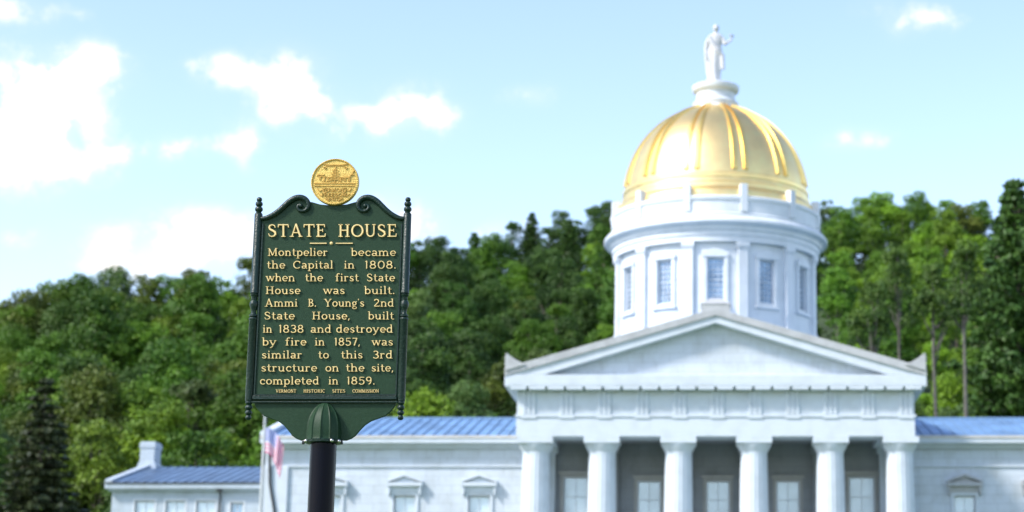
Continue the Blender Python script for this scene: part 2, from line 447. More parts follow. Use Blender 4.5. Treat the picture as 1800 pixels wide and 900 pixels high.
# --- portico columns
CX = [-316, -200, -66, 66, 200, 322]
zc_top = ZZ(767, YP); zab = ZZ(778, YP); zec = ZZ(793, YP); zbase = ZZ(1092, YP)
def make_column(px):
    cx = WW(px + 1, 780, YP + .95); cy = YP + .95
    rt = WW(23.8, 800, YP); rb = WW(28, 1000, YP)
    root = None
    n = 100
    fl = lambda a, z: 1 - .035 * abs(math.sin(a * 10)) ** .8
    prof = []
    for k in range(13):
        t = k / 12; z = zbase + .02 + (zec - zbase - .02) * t
        prof.append((rb + (rt - rb) * (t ** 1.3), z))
    s = MB(); s.lathe(prof, cx, cy, n, rf=fl)
    sh = s.build('column', M['granite_plain'], house, smooth=50)
    c = MB(); ra = WW(31.5, 770, YP)
    pr = [(rt * 1.0, zec - .12), (rt * 1.0, zec), (rt * 1.03, zec + .03), (rt * 1.14, zec + .2), (rt * 1.25, zec + .33), (ra * .97, zab - .015), (ra * .96, zab)]
    c.lathe(pr, cx, cy, 48); c.box(cx - ra, cx + ra, cy - ra, cy + ra, zab, zc_top - .003)
    c.build('capital', M['granite_plain'], sh, smooth=35)
for px in CX: make_column(px)
hwE = WW(350.5, 740, YP)
# floor and steps
f = MB(); f.box(-hwE - .4, hwE + .4, YP - .6, YW, GZ - .5, zbase)
for k in range(7): f.box(-hwE - .4, hwE + .4, YP - .6 - .4 * (k + 1), YP - .6 - .4 * k, GZ - .5, zbase - .17 * (k + 1))
f.build('portico_floor', M['granite'], house)
# architrave, frieze
z_arch1 = ZZ(729, YP); z_fr1 = ZZ(683, YP)
e = MB()
e.box(-hwE, hwE, YP, YP + 1.9, zc_top, z_arch1 - .12)
e.box(-hwE, -hwE + 1.9, YP + 1.9, YD + 4, zc_top, z_arch1 - .12); e.box(hwE - 1.9, hwE, YP + 1.9, YD + 4, zc_top, z_arch1 - .12)
e.build('architrave', M['granite_plain'], house, bevel=.02)
e = MB(); e.box(-hwE - .07, hwE + .07, YP - .07, YD + 4, z_arch1 - .12, z_arch1)
trig = [-330 + 66.2 * k for k in range(11)]
for px in trig:
    x = WW(px + 2, 705, YP); w = WW(13, 705, YP)
    e.box(x - w, x + w, YP - .075, YP + .05, z_arch1 - .2, z_arch1 - .12)
e.build('taenia', M['granite_plain'], house)
e = MB(); e.box(-hwE + .02, hwE - .02, YP + .02, YD + 4, z_arch1, z_fr1)
e.build('frieze', M['granite_plain'], house)
for px in trig:
    e = MB(); x = WW(px + 2, 705, YP); w = WW(12.5, 705, YP); q = w * 2 / 3
    for k in (-1, 0, 1):
        cxx = x + k * q
        e.prism([(cxx - q * .36, z_arch1 + .003), (cxx + q * .36, z_arch1 + .003), (cxx + q * .36, z_fr1 - .12), (cxx, z_fr1 - .06), (cxx - q * .36, z_fr1 - .12)], YP - .075, YP + .04)
    e.box(x - w, x + w, YP - .085, YP + .03, z_fr1 - .06, z_fr1 - .003)
    e.box(x - w, x + w, YP - .02, YP + .03, z_arch1 + .003, z_fr1 - .06)
    e.build('triglyph', M['granite_plain'], house, bevel=.012)

# horizontal cornice with mutules
hwC = WW(371, 670, YC); zc0, zc1 = ZZ(679, YC), ZZ(658.5, YC)
e = MB(); e.box(-hwC, hwC, YC, YD + 4, zc0 + .1, zc1); e.box(-hwC, hwC, YC + .003, YD + 4, zc0, zc0 + .1)
e.build('cornice', M['granite_plain'], house, bevel=.02)
e = MB(); z_m = ZZ(684, YC)
for k in range(22):
    x = WW(-347.5 + 33.1 * k, 680, YC); w = WW(14.0, 680, YC)
    e.box(x - w, x + w, YC + .015, YP - .1, z_m, zc0 - .002)
e.build('mutules', M['granite_plain'], house)
e = MB(); e.box(-hwE, hwE, YP - .05, YD + 4, z_fr1, zc0 - .003); e.build('bed_moulding', M['sima'], house)
# pediment
def pl(d, y0, k, Y): return (WW(d, y0 + k * abs(d), Y), ZZ(y0 + k * abs(d), Y))
YT = 106.05
e = MB()
e.prism([(-hwE + .3, zc1 + .002), (hwE - .3, zc1 + .002), (0, ZZ(560, YT))], YT, YT + .4)
e.build('tympanum', M['granite'], house)
for s in (-1, 1):
    # corona: the bright lower band
    e = MB(); lo = [pl(s * d, 567, .302, YC + .1) for d in (0, 301)]; hi = [pl(s * d, 554, .286, YC + .1) for d in (364, 0)]
    e.prism([lo[0], lo[1], (hi[0][0], zc1 + .002), hi[0], hi[1]], YC + .06, YP + .4)
    e.build('raking_cornice', M['granite_plain'], house)
    e = MB(); a = [pl(s * d, 554, .286, YC) for d in (0, 371)]; b = [pl(s * d, 541.5, .282, YC - .12) for d in (371, 0)]
    e.prism([a[0], a[1], b[0], b[1]], YC - .06, YP + .3)
    e.build('raking_sima', M['sima'], house)
    # side corner ornament
    e = MB(); q = [(s * 373, 655), (s * 367, 654), (s * 336, 640), (s * 365, 621)]
    q = [(s * 370, 652), (s * 333, 641), (s * 352, 632), (s * 368, 620), (s * 370, 628)]
    e.prism([(WW(d, y, YC - .1), ZZ(y, YC - .1)) for d, y in q], YC - .15, YC + .9)
    e.build('acroterion', M['sima'], house, bevel=.03)
# ridge pedestal
e = MB(); hw = WW(25, 540, YC); z = ZZ(546, YC); z1 = ZZ(534, YC); z2 = ZZ(521, YC)
e.box(-hw, hw, YC, YC + 1.6, z - .2, z1)
prof = [(hw * 1.5, z1), (hw * 1.4, z1 + .1), (hw * .95, z1 + .22), (hw * .7, z2 - .08), (hw * .5, z2)]
e.lathe(prof, 0, YC + .8, 4, a0=math.pi / 4, a1=math.pi / 4 + 2 * math.pi)
e.build('ridge_pedestal', M['sima'], house)
# portico roof (cross gable) back to the drum
e = MB(); ap = ZZ(545, YC); en = pl(371, 541.5, .282, YC)
for s in (-1, 1):
    e.add([(0, YC + .3, ap - .08), (s * hwC, YC + .3, en[1] - .08), (s * hwC, YD + 6, en[1] - .08), (0, YD + 6, ap - .08)], [(0, 1, 2, 3)])
    e.add([(0, YC + .3, ap - .28), (s * hwC, YC + .3, en[1] - .28), (s * hwC, YD + 6, en[1] - .28), (0, YD + 6, ap - .28)], [(0, 1, 2, 3)])
e.build('portico_roof', M['roof'], house)
# ceiling and back wall
zceil = zc_top + .25
YB = YW - .3
e = MB(); e.box(-hwE + 1.9, hwE - 1.9, YP + 1.9, YB, zceil, zceil + .3)
for k in range(5):
    x = WW(-200 + 100 * k, 770, YP + 3); 
for px in (-200, -66, 66, 200):
    x = WW(px, 770, YP + 1); e.box(x - .5, x + .5, YP + 1.9, YB - .002, zceil - .25, zceil)
e.build('portico_ceiling', M['granite_shaded'], house)
bw = []
for (px, w, yt) in ((-246, 22, 838), (-117, 21, 845), (4, 21, 845), (127, 21, 845), (257, 23, 838)):
    x = WW(px, 860, YB); hw = WW(w, 860, YB); bw.append((x - hw, x + hw, ZZ(975, YB), ZZ(yt, YB)))
e = MB(); wall_grid(e, -hwE, hwE, GZ - .5, zceil + .02, YB, bw, .3)
e.build('portico_wall', M['granite_shaded'], house)
for (a, b, c, d) in bw:
    t = MB(); k = .16
    t.box(a - k, a, YB - .06, YB + .1, c - k, d + k); t.box(b, b + k, YB - .06, YB + .1, c - k, d + k); t.box(a, b, YB - .06, YB + .1, d, d + k); t.box(a, b, YB - .06, YB + .1, c - k, c)
    t.box(a - k - .1, b + k + .1, YB - .2, YB, d + k, d + k + .14)
    t.build('window_surround', M['surround'], house)
    sash('window', house, a + .003, b - .003, c, d - .003, YB + .12, 2, 4, M['white'], M['curtain_sky'])
# antae behind the columns
for px in CX:
    x = WW(px, 800, YP) * 1.0
    e = MB(); e.box(x - .62, x + .62, YB - .45, YB + .05, zbase, zceil - .6); e.box(x - .75, x + .75, YB - .58, YB + .05, zceil - .6, zceil - .253)
    e.build('pilaster', M['granite_shaded'] if abs(px) < 300 else M['granite_plain'], house)  # inner antae in the shade-darkened stone, outer ones in the lit tone
# side antae walls at both ends
for s in (-1, 1):
    e = MB(); x0 = s * (hwE - .1); x1 = s * (hwE - 1.2)
    e.box(min(x0, x1), max(x0, x1), YB - 1.0, YD + 3, GZ - .5, zc_top - .003)
    e.build('side_wall', M['granite'], house)

# --- wings
zr = ZZ(737, 119.6); YRg = 119.6
ze1 = ZZ(769.5, YW - .75); ze0 = ZZ(778.5, YW - .75)
XL = P(467, 800, YW).x; XLo = P(457, 770, YW - .75).x
WING_D = 2 * (YRg - YW)
def wing(s, wins):
    Xo = abs(XL)
    xa, xb = (-Xo, -hwE + .1) if s < 0 else (hwE - .1, Xo)
    ops = []
    for px in wins:
        x = P(px, 890, YW).x; hw = WW(19, 890, YW)
        ops.append((x - hw, x + hw, ZZ(980, YW), ZZ(871, YW)))
    m = MB(); wall_grid(m, xa, xb, GZ - .5, ze0, YW, ops, .35)
    xe = -Xo if s < 0 else Xo
    y2 = YW + WING_D
    m.add([(xe, YW, GZ - .5), (xe, y2, GZ - .5), (xe, y2, ze0), (xe, YRg, zr - .3), (xe, YW, ze0)], [(0, 1, 2, 3, 4)])
    m.add([(xa, y2, GZ - .5), (xb, y2, GZ - .5), (xb, y2, ze0), (xa, y2, ze0)], [(0, 1, 2, 3)])
    m.build('wing_wall', M['granite'], house)
    # cornice and frieze lines
    c = MB(); ov = abs(XLo) - Xo
    ca, cb = (-Xo - ov, -hwE) if s < 0 else (hwE, Xo + ov)
    c.box(ca, cb, YW - .75, YW + .2, ze0, ze1); c.box(ca + .12, cb - .12, YW - .55, YW + .2, ze0 - .1, ze0 - .002)
    c.box(ca + .3, cb - .3, YW - .3, YW + .2, ze0 - .25, ze0 - .102)
    c.build('cornice', M['granite_plain'], house, bevel=.02)
    c = MB(); zf = ZZ(821, YW); c.box(xa - .02, xb, YW - .1, YW - .003, zf, zf + .1)
    c.build('string_course', M['granite_plain'], house)
    g = MB(); g.box(ca + .02, cb, YW - .80, YW - .62, ze1 - .02, ze1 + .13); g.build('gutter', M['zinc'], house)
    # frieze board slab standing a little proud, and corner pilasters
    p = MB(); w = WW(42, 850, YW)
    xx = (-Xo, -Xo + w) if s < 0 else (Xo - w, Xo)
    p.box(xx[0] - .04, xx[1], YW - .16, YW - .003, GZ - .5, zf - .003)
    p.build('pilaster', M['granite_plain'], house, bevel=.02)
    # roof
    r = MB(); e1 = ze1 + .1
    ra, rb = (-Xo - ov + .5, -hwE + .2) if s < 0 else (hwE - .2, Xo + ov - .5)
    r.add([(ra, YW - .65, e1), (rb, YW - .65, e1), (rb, YRg, zr), (ra, YRg, zr), (rb, y2 + .65, e1), (ra, y2 + .65, e1)], [(0, 1, 2, 3), (3, 2, 4, 5)])
    r.add([(ra, YW - .65, e1 - .12), (rb, YW - .65, e1 - .12), (rb, YRg, zr - .12), (ra, YRg, zr - .12), (rb, y2 + .65, e1 - .12), (ra, y2 + .65, e1 - .12)], [(0, 1, 2, 3), (3, 2, 4, 5)])
    rf = r.build('roof', M['roof'], house)
    q = MB(); nsm = int((rb - ra) / .62)
    for k in range(nsm + 1):
        x = ra + (rb - ra) * k / nsm
        q.add([(x - .03, YW - .66, e1 + .002), (x + .03, YW - .66, e1 + .002), (x + .03, YRg, zr + .002), (x - .03, YRg, zr + .002), (x - .03, YW - .66, e1 + .07), (x + .03, YW - .66, e1 + .07), (x + .03, YRg, zr + .07), (x - .03, YRg, zr + .07)],
              [(0, 1, 5, 4), (4, 5, 6, 7), (0, 4, 7, 3), (1, 2, 6, 5)])
    q.box(ra, rb, YRg - .12, YRg + .12, zr - .02, zr + .12)
    q.build('standing_seams', M['seam'], rf)
    # gable-end raking cornice
    k = MB(); x0 = -Xo - ov if s < 0 else Xo + ov; x1 = x0 + .5 * (-s)
    for (h0, h1) in ((0, .34),):
        vs = [(x0, YW - .78, ze1 - .02), (x1, YW - .78, ze1 - .02), (x1, YRg, zr - .05), (x0, YRg, zr - .05), (x0, YW - .78, ze1 + .34), (x1, YW - .78, ze1 + .34), (x1, YRg, zr + .33), (x0, YRg, zr + .33),
              (x1, y2 + .78, ze1 - .02), (x0, y2 + .78, ze1 - .02), (x1, y2 + .78, ze1 + .34), (x0, y2 + .78, ze1 + .34)]
        k.add(vs, [(0, 1, 5, 4), (0, 4, 7, 3), (1, 2, 6, 5), (4, 5, 6, 7), (0, 3, 2, 1), (3, 7, 11, 9), (2, 8, 10, 6), (7, 6, 10, 11), (9, 11, 10, 8), (3, 9, 8, 2)])
    k.build('gable_cornice', M['granite_plain'], house)
    # windows
    for (a, b, c_, d) in ops:
        w_ = sash('window', house, a + .003, b - .003, c_, d - .003, YW + .14, 2, 4, M['white'], M['curtain_sky'])
        h = MB(); k_ = .17
        h.box(a - k_, a, YW - .09, YW + .13, c_ - k_, d + k_); h.box(b, b + k_, YW - .09, YW + .13, c_ - k_, d + k_); h.box(a, b, YW - .09, YW + .13, d, d + k_)
        h.box(a - k_ - .1, b + k_ + .1, YW - .22, YW - .003, c_ - k_ - .2, c_ - k_)
        h.build('surround', M['granite_plain'], w_)
        h = MB(); xc = (a + b) / 2; hw = WW(31, 850, YW); zb = ZZ(855, YW); za = ZZ(849, YW); zt = ZZ(833, YW)
        h.box(xc - hw * .86, xc + hw * .86, YW - .14, YW - .003, d + k_, zb)
        h.box(xc - hw, xc + hw, YW - .42, YW - .003, zb, za)
        h.prism([(xc - hw * .8, za + .002), (xc + hw * .8, za + .002), (xc, zt - .18)], YW - .22, YW - .003)
        for t in (-1, 1):
            h.prism([(xc + t * hw, za), (xc + t * hw, za + .12), (xc, zt), (xc, zt - .16)], YW - .44 - .002 * t, YW - .003)
            h.prism([(xc + t * hw * .96, zb), (xc + t * hw * .80, zb), (xc + t * hw * .84, zb - .5), (xc + t * hw * .90, zb - .55)], YW - .32, YW - .003)
        h.build('window_hood', M['sima'] if s > 0 else M['granite_plain'], w_)
wing(-1, [580, 711, 842])
wing(1, [1696, 1827, 1958])
# downspout at the corner of the left wing
e = MB()
e.tube([P(474, 782, YW - .3), P(474, 800, YW - .25), P(474.5, 850, YW - .25), P(477, 866, YW - .22), P(482, 895, YW - .22), P(483, 1100, YW - .22)], .085, 8)
e.build('downspout', M['darkmetal'], house, smooth=50)

# --- drum
def rr(hw, y): return WW(hw, y, YD)
def ring(hw, yf):
    r = rr(hw, yf + 20)
    return (r, ZZ(yf, YD - r))
RW = rr(171.5, 480)           # drum wall radius
z_base = ZZ(640, YD - RW); z_wb = ZZ(533, YD - RW); z_wt = ZZ(453, YD - RW); z_top = ZZ(423, YD - RW)
z_wb = ZZ(529, YD - RW)
e = MB(); ha = R(4.75)
angs = []
for k in range(12):
    c = k * math.pi / 6
    angs += [c - R(15), c - R(11.5), c - R(8), c - ha, c - ha / 2, c, c + ha / 2, c + ha, c + R(8), c + R(11.5)]
def cyl(r, a, z): return (r * math.sin(a), YD - r * math.cos(a), z)
N = len(angs)
for i in range(N):
    a, b = angs[i], angs[(i + 1) % N] + (2 * math.pi if i == N - 1 else 0)
    mid = (a + b) / 2; k = round(mid / (math.pi / 6)); off = abs(mid - k * math.pi / 6)
    for (z0, z1) in ((z_base, z_wb), (z_wb, z_wt), (z_wt, z_top)):
        if off < ha and z0 == z_wb: continue
        e.add([cyl(RW, a, z0), cyl(RW, b, z0), cyl(RW, b, z1), cyl(RW, a, z1)], [(0, 1, 2, 3)])
for k in range(12):
    c = k * math.pi / 6; D = .3
    for s in (-1, 1):
        e.add([cyl(RW, c + s * ha, z_wb), cyl(RW, c + s * ha, z_wt), cyl(RW - D, c + s * ha, z_wt), cyl(RW - D, c + s * ha, z_wb)], [(0, 1, 2, 3)])
    for z in (z_wb, z_wt):
        e.add([cyl(RW, c - ha, z), cyl(RW, c + ha, z), cyl(RW - D, c + ha, z), cyl(RW - D, c - ha, z)], [(0, 1, 2, 3)])
drum = e.build('drum', M['white'], house, smooth=30)
# moulding rings on the drum
e = MB(); R0 = rr(178, 600); e.lathe([(RW - .2, z_base), (R0 * 1.03, z_base), (R0 * 1.03, z_base + 1.0), (R0 * 1.005, z_base + 1.1), (R0 * .985, z_base + 1.45), (RW, z_base + 1.6), (RW - .2, z_base + 1.6)], 0, YD, 96, cap=False)
e.build('drum_base', M['white'], house, smooth=35)
prof = [ring(172, 423), ring(180, 423.5), ring(180, 413), ring(182, 412), ring(182, 403.5), ring(185, 402), ring(186, 396), ring(189, 393), ring(190, 391.5), ring(194.5, 390), ring(196, 387),
        ring(195.5, 383), ring(192, 379.5), ring(187, 378), ring(184, 377)]
e = MB(); e.lathe(prof, 0, YD, 120, cap=False); e.build('drum_cornice', M['white'], house, smooth=28)
prof = [ring(184.5, 378), ring(185.5, 374), ring(182.5, 372), ring(182, 351), ring(184.5, 349), ring(185, 344), ring(183, 342)]
prof.append((prof[-1][0] - .9, prof[-1][1])); prof.append((prof[-1][0], prof[-1][1] - .5))
e = MB(); e.lathe(prof, 0, YD, 120, cap=False); e.build('attic_ring', M['white'], house, smooth=28)
def radial_box(mb, a, w, r0, r1, z0, z1):
    t = Vector((math.cos(a), math.sin(a), 0)); n = Vector((math.sin(a), -math.cos(a), 0)); c = Vector((0, YD, 0))
    vs = [c + t * (sx * w / 2) + n * r + Vector((0, 0, z)) for z in (z0, z1) for r in (r0, r1) for sx in (-1, 1)]
    mb.add(vs, [(0, 2, 3, 1), (4, 5, 7, 6), (0, 1, 5, 4), (2, 6, 7, 3), (0, 4, 6, 2), (1, 3, 7, 5)])
for k in range(12):
    a = R(15 + 30 * k)
    if 120 < (15 + 30 * k) < 240: continue
    e = MB(); zt = z_top; Rp = rr(178.5, 480); wp = .62
    radial_box(e, a, wp, RW - .1, Rp, z_base + 1.5, zt - .5)
    radial_box(e, a, wp * 1.15, RW - .1, Rp + .05, zt - .5, zt - .36); radial_box(e, a, wp * 1.35, RW - .1, Rp + .11, zt - .36, zt - .02)
    radial_box(e, a, wp * 1.2, RW - .1, Rp + .07, z_base + 1.5, z_base + 2.6)
    e.build('pilaster', M['white'], house, bevel=.02)
    # attic post rising above the parapet
    e = MB(); ra = rr(184, 350); zb_ = ring(184, 377)[1]; zt_ = ZZ(321, YD - ra)
    radial_box(e, a, .44, ra - .42, ra + .05, zb_ + .25, zt_)
    e.build('parapet_post', M['white'], house, bevel=.02)
for k in (-3, -2, -1, 0, 1, 2, 3):
    c = k * math.pi / 6; rot = Matrix.Translation((0, YD, 0)) @ Matrix.Rotation(c, 4, 'Z')
    rc = RW * math.cos(ha); hwid = RW * math.sin(ha) - .01; y = -(rc - .14)
    f = MB(); fw, bar = .05, .026; a, b, c_, d = -hwid, hwid, z_wb + .005, z_wt - .005
    f.box(a, a + fw, y, y + .1, c_, d); f.box(b - fw, b, y, y + .1, c_, d); f.box(a + fw, b - fw, y, y + .1, c_, c_ + fw); f.box(a + fw, b - fw, y, y + .1, d - fw, d)
    for i in range(1, 3):
        x = a + fw + (b - a - 2 * fw) * i / 3; f.box(x - bar / 2, x + bar / 2, y + .02, y + .06, c_ + fw, d - fw)
    for j in range(1, 8):
        z = c_ + fw + (d - c_ - 2 * fw) * j / 8; kk = bar * (1.8 if j == 4 else 1); f.box(a + fw, b - fw, y + .015, y + .065, z - kk / 2, z + kk / 2)
    f.v = [tuple(rot @ Vector(p)) for p in f.v]; w = f.build('drum_window', M['white'], house)
    f = MB(); f.box(a + .02, b - .02, y + .075, y + .09, c_, d); f.v = [tuple(rot @ Vector(p)) for p in f.v]; f.build('pane', M['glass'], w)
    f = MB(); yo = -(RW + .05); o = .26
    for (xa, xb) in ((a - o, a - .02), (b + .02, b + o)): f.box(xa, xb, yo - .04, yo + .1, z_wb - .2, z_wt + .3)
    f.box(a - o - .1, b + o + .1, yo - .12, yo + .14, z_wb - .36, z_wb - .2)
    arc = [(a - o - .04 + (b - a + 2 * o + .08) * q / 12, z_wt + .3 + .28 * math.sin(math.pi * q / 12)) for q in range(13)]
    f.prism([(a - o - .04, z_wt + .05)] + arc + [(b + o + .04, z_wt + .05)], yo - .1, yo + .12)
    f.v = [tuple(rot @ Vector(p)) for p in f.v]; f.build('surround', M['white'], w, bevel=.02)

# --- dome
def sil(hw, y): return (rr(hw, y), ZZ(y, YD))
DA, DB, DY0 = 161.0, 158.0, 346.0
DP = [(195, 41), (199, 50), (203, 60), (208, 70.5), (215, 82), (222, 93), (230, 103), (238, 111.5), (246, 119.5), (254, 126), (262, 132), (270, 137), (280, 142.5), (290, 147), (300, 151), (312, 155.2), (328, 159.3), (345, 161.5)]
def dome_sil(y):
    for (a, b), (c, d) in zip(DP, DP[1:]):
        if y <= c: return b + (d - b) * max(0, y - a) / (c - a)
    return 161.5
prof = [sil(176, 396), sil(176, 380), sil(174, 374), sil(169, 370), sil(166, 366), sil(165.5, 359), sil(163, 357), sil(162.2, 351), sil(163.2, 349.5), sil(163.2, 344), sil(161.3, 342.5)]
for y in [336, 328, 320, 312, 300, 290, 280, 270, 262, 254, 246, 238, 230, 222, 215, 208, 203, 199, 195.5]:
    prof.append(sil(dome_sil(y), y))
prof.append(sil(20, 193))
e = MB(); e.lathe(prof, 0, YD, 128, cap=False)
dome = e.build('dome', M['gold'], house, smooth=30)
dome['label'] = 'gilded dome with paired raised ribs'
yy = [336, 328, 320, 312, 300, 290, 280, 270, 262, 254, 246, 238, 230, 222, 215, 208, 203, 199, 196]
for k in range(12):
    deg = 15 + 30 * k
    if 105 < deg < 255: continue
    for s in (-1, 1):
        e = MB(); vs = []
        for y in yy:
            r, z = sil(dome_sil(y), y); tt = (y - 195) / 141
            split = R(3.5) ; a = R(deg) + s * split
            w = .09 + .10 * tt
            t = Vector((math.cos(a), math.sin(a), 0)); n = Vector((math.sin(a), -math.cos(a), 0))
            # outward normal of the ellipse profile
            dz = ((DY0 - y) / DB ** 2); dr = dome_sil(y) / DA ** 2; l = math.hypot(dz, dr); nn = n * (dr / l) + Vector((0, 0, dz / l))
            c = Vector((0, YD, z)) + n * r
            vs += [c - t * w - nn * .03, c - t * w * .75 + nn * .13, c + t * w * .75 + nn * .13, c + t * w - nn * .03]
        m = len(yy)
        fs = [(i * 4 + q, i * 4 + q + 1, (i + 1) * 4 + q + 1, (i + 1) * 4 + q) for i in range(m - 1) for q in range(3)]
        fs += [(0, 1, 2, 3), tuple((m - 1) * 4 + q for q in (3, 2, 1, 0))]
        e.add(vs, fs)
        e.build('rib', M['gold_rib'], dome, smooth=40)
# pedestal over the dome
prof = [sil(42, 201), sil(41, 196), sil(38.5, 191), sil(40.5, 184), sil(37, 181), sil(34.5, 178), sil(33.5, 167), sil(36, 164.5), sil(40, 162), sil(41.5, 158), sil(41.5, 154), sil(38, 152), sil(20, 151), sil(19, 146), sil(1, 146)]
e = MB(); e.lathe(prof, 0, YD, 64, cap=False); pd = e.build('dome_pedestal', M['white'], house, smooth=30)
e = MB(); r = rr(31.5, 175)
for k in range(24):
    radial_box(e, 2 * math.pi * k / 24, .16, r - .02, r + .09, ZZ(180, YD) + .01, ZZ(167, YD) - .01)
e.build('balusters', M['white'], pd)

# ================================================================ statue
zs = ZZ(146, YD); Hs = ZZ(43, YD) - zs; u = Hs / 7.5
st = MB()
def loft(mb, secs, n=28):
    vs = []
    for (z, cx, cy, rx, ry, amp) in secs:
        for i in range(n):
            a = 2 * math.pi * i / n
            k = 1 + amp * math.sin(a * 7 + z * .6) + amp * .6 * math.sin(a * 11 + 1.3)
            vs.append((cx + rx * k * math.cos(a), YD + cy + ry * k * math.sin(a), z))
    m = len(secs)
    fs = [(j * n + i, j * n + (i + 1) % n, (j + 1) * n + (i + 1) % n, (j + 1) * n + i) for j in range(m - 1) for i in range(n)]
    fs += [tuple(range(n - 1, -1, -1)), tuple(range((m - 1) * n, m * n))]
    mb.add(vs, fs)
z = lambda k: zs + k * u
loft(st, [(z(-.02), -.12, 0, .88 * u, .7 * u, .02), (z(.12), -.12, 0, .86 * u, .68 * u, .02), (z(.16), -.1, 0, .82 * u, .62 * u, .07), (z(1.0), -.09, 0, .74 * u, .55 * u, .08), (z(2.2), -.08, 0, .80 * u, .55 * u, .08),
          (z(3.3), -.05, 0, .86 * u, .54 * u, .06), (z(4.1), -.03, 0, .76 * u, .48 * u, .05), (z(4.7), -.01, 0, .64 * u, .42 * u, .03), (z(5.4), 0, 0, .76 * u, .46 * u, .02), (z(5.95), 0, 0, .82 * u, .42 * u, .01),
          (z(6.2), 0, 0, .62 * u, .34 * u, 0), (z(6.35), .01, 0, .26 * u, .25 * u, 0), (z(6.6), .01, -.02, .22 * u, .22 * u, 0)])
st.ball((.02, YD - .06 * u, z(6.98)), .34 * u, .42 * u, .50 * u)                 # head
st.ball((.02, YD + .14 * u, z(7.08)), .38 * u, .38 * u, .42 * u); st.ball((.02, YD + .5 * u, z(6.95)), .2 * u)     # hair, knot
st.ball((.02, YD - .47 * u, z(6.92)), .06 * u, .1 * u, .13 * u)                   # nose
# forearm held out to the right with a bundle of wheat, other arm down at her side
st.tube([(.62 * u, YD, z(5.85)), (.92 * u, YD - .05, z(5.3)), (1.0 * u, YD - .15, z(4.85)), (1.35 * u, YD - .35, z(5.0)), (1.68 * u, YD - .45, z(5.15))], [.26 * u, .24 * u, .2 * u, .17 * u, .12 * u], 10)
st.ball((1.72 * u, YD - .45, z(5.18)), .15 * u, .13 * u, .17 * u)
for q in range(7):
    a = (q - 3) * .16
    st.tube([(1.55 * u, YD - .45, z(4.9)), (1.75 * u, YD - .45, z(5.3)), (1.8 * u + a * u * .5, YD - .45 + .05 * q, z(5.95))], [.06 * u, .06 * u, .1 * u], 6)
st.tube([(-.62 * u, YD, z(5.85)), (-.98 * u, YD + .05, z(5.1)), (-1.1 * u, YD, z(4.3)), (-1.08 * u, YD - .15, z(3.5)), (-1.0 * u, YD - .2, z(3.05))], [.27 * u, .25 * u, .2 * u, .17 * u, .12 * u], 10)
st.ball((-1.0 * u, YD - .2, z(2.95)), .14 * u, .14 * u, .2 * u)
# cloak falling from the shoulder across the hip
st.tube([(-.75 * u, YD - .2, z(5.9)), (-.4 * u, YD - .5 * u, z(5.0)), (.2 * u, YD - .6 * u, z(4.0)), (.75 * u, YD - .4 * u, z(3.4)), (.85 * u, YD - .2, z(1.6))], [.16 * u, .17 * u, .2 * u, .24 * u, .2 * u], 8)
st.tube([(-.9 * u, YD + .1, z(5.6)), (-1.0 * u, YD + .1, z(3.4)), (-.8 * u, YD + .1, z(1.0))], [.2 * u, .3 * u, .25 * u], 8)
st.v = [(p[0] * 1.1, YD + (p[1] - YD) * 1.15, p[2]) for p in st.v]
tmp = st.build('statue', M['statue'], at=(0, YD, zs))
rm = tmp.modifiers.new('r', 'REMESH'); rm.mode = 'VOXEL'; rm.voxel_size = .045; rm.use_smooth_shade = True
sm = tmp.modifiers.new('s', 'SMOOTH'); sm.iterations = 2; sm.factor = .5
dg = bpy.context.evaluated_depsgraph_get(); me = bpy.data.meshes.new_from_object(tmp.evaluated_get(dg)); tmp.modifiers.clear(); tmp.data = me
if not me.materials: me.materials.append(M['statue'])
for p in me.polygons: p.use_smooth = True
tag(tmp, 'white statue of a robed woman holding out wheat, standing on top of the golden dome', 'statue')

# ================================================================ lower building on the left
YA = 116.5
YAr = 124.2
A_loc = (P(330, 900, YA).x, YA, GZ)
ann = thing('granite_annex', A_loc, 'low grey granite building with blue roof and stone chimney left of the state house', 'building')
xa, xb = P(197, 870, YA).x, P(467, 870, YA).x + 4
za0, za1, zar = ZZ(859, YA - .5), ZZ(849.5, YA - .5), ZZ(821, YAr)
ops = []
for (p0, p1, yt) in ((237, 272, 880), (291, 326, 880), (345, 379, 880), (405, 428, 883)):
    ops.append((P(p0, 890, YA).x, P(p1, 890, YA).x, ZZ(985, YA), ZZ(yt, YA)))
m = MB(); wall_grid(m, xa, xb, GZ - .5, za0, YA, ops, .3)
yb2 = YA + 2 * (YAr - YA)
m.add([(xa, YA, GZ - .5), (xa, yb2, GZ - .5), (xa, yb2, za0), (xa, YAr, zar - .3), (xa, YA, za0)], [(0, 1, 2, 3, 4)])
m.add([(xb, YA, GZ - .5), (xb, yb2, GZ - .5), (xb, yb2, za0), (xb, YAr, zar - .3), (xb, YA, za0)], [(0, 1, 2, 3, 4)])
m.add([(xa, yb2, GZ - .5), (xb, yb2, GZ - .5), (xb, yb2, za0), (xa, yb2, za0)], [(0, 1, 2, 3)])
m.build('wall', M['granite_annex'], ann)
xo = P(184, 852, YA - .5).x
c = MB(); c.box(xo, xb, YA - .5, YA + .2, za0, za1); c.box(xo + .15, xb, YA - .32, YA + .2, za0 - .12, za0 - .002)
c.build('cornice', M['granite_annex'], ann, bevel=.02)
g = MB(); g.box(xo + .05, xb, YA - .56, YA - .42, za1 - .03, za1 + .06); g.build('gutter', M['darkmetal'], ann)
r = MB(); e1 = za1 + .06
r.add([(xo + .4, YA - .45, e1), (xb, YA - .45, e1), (xb, YAr, zar), (xo + .4, YAr, zar), (xb, yb2 + .45, e1), (xo + .4, yb2 + .45, e1)], [(0, 1, 2, 3), (3, 2, 4, 5)])
rf = r.build('roof', M['roof_grey'], ann)
q = MB(); ns = 22
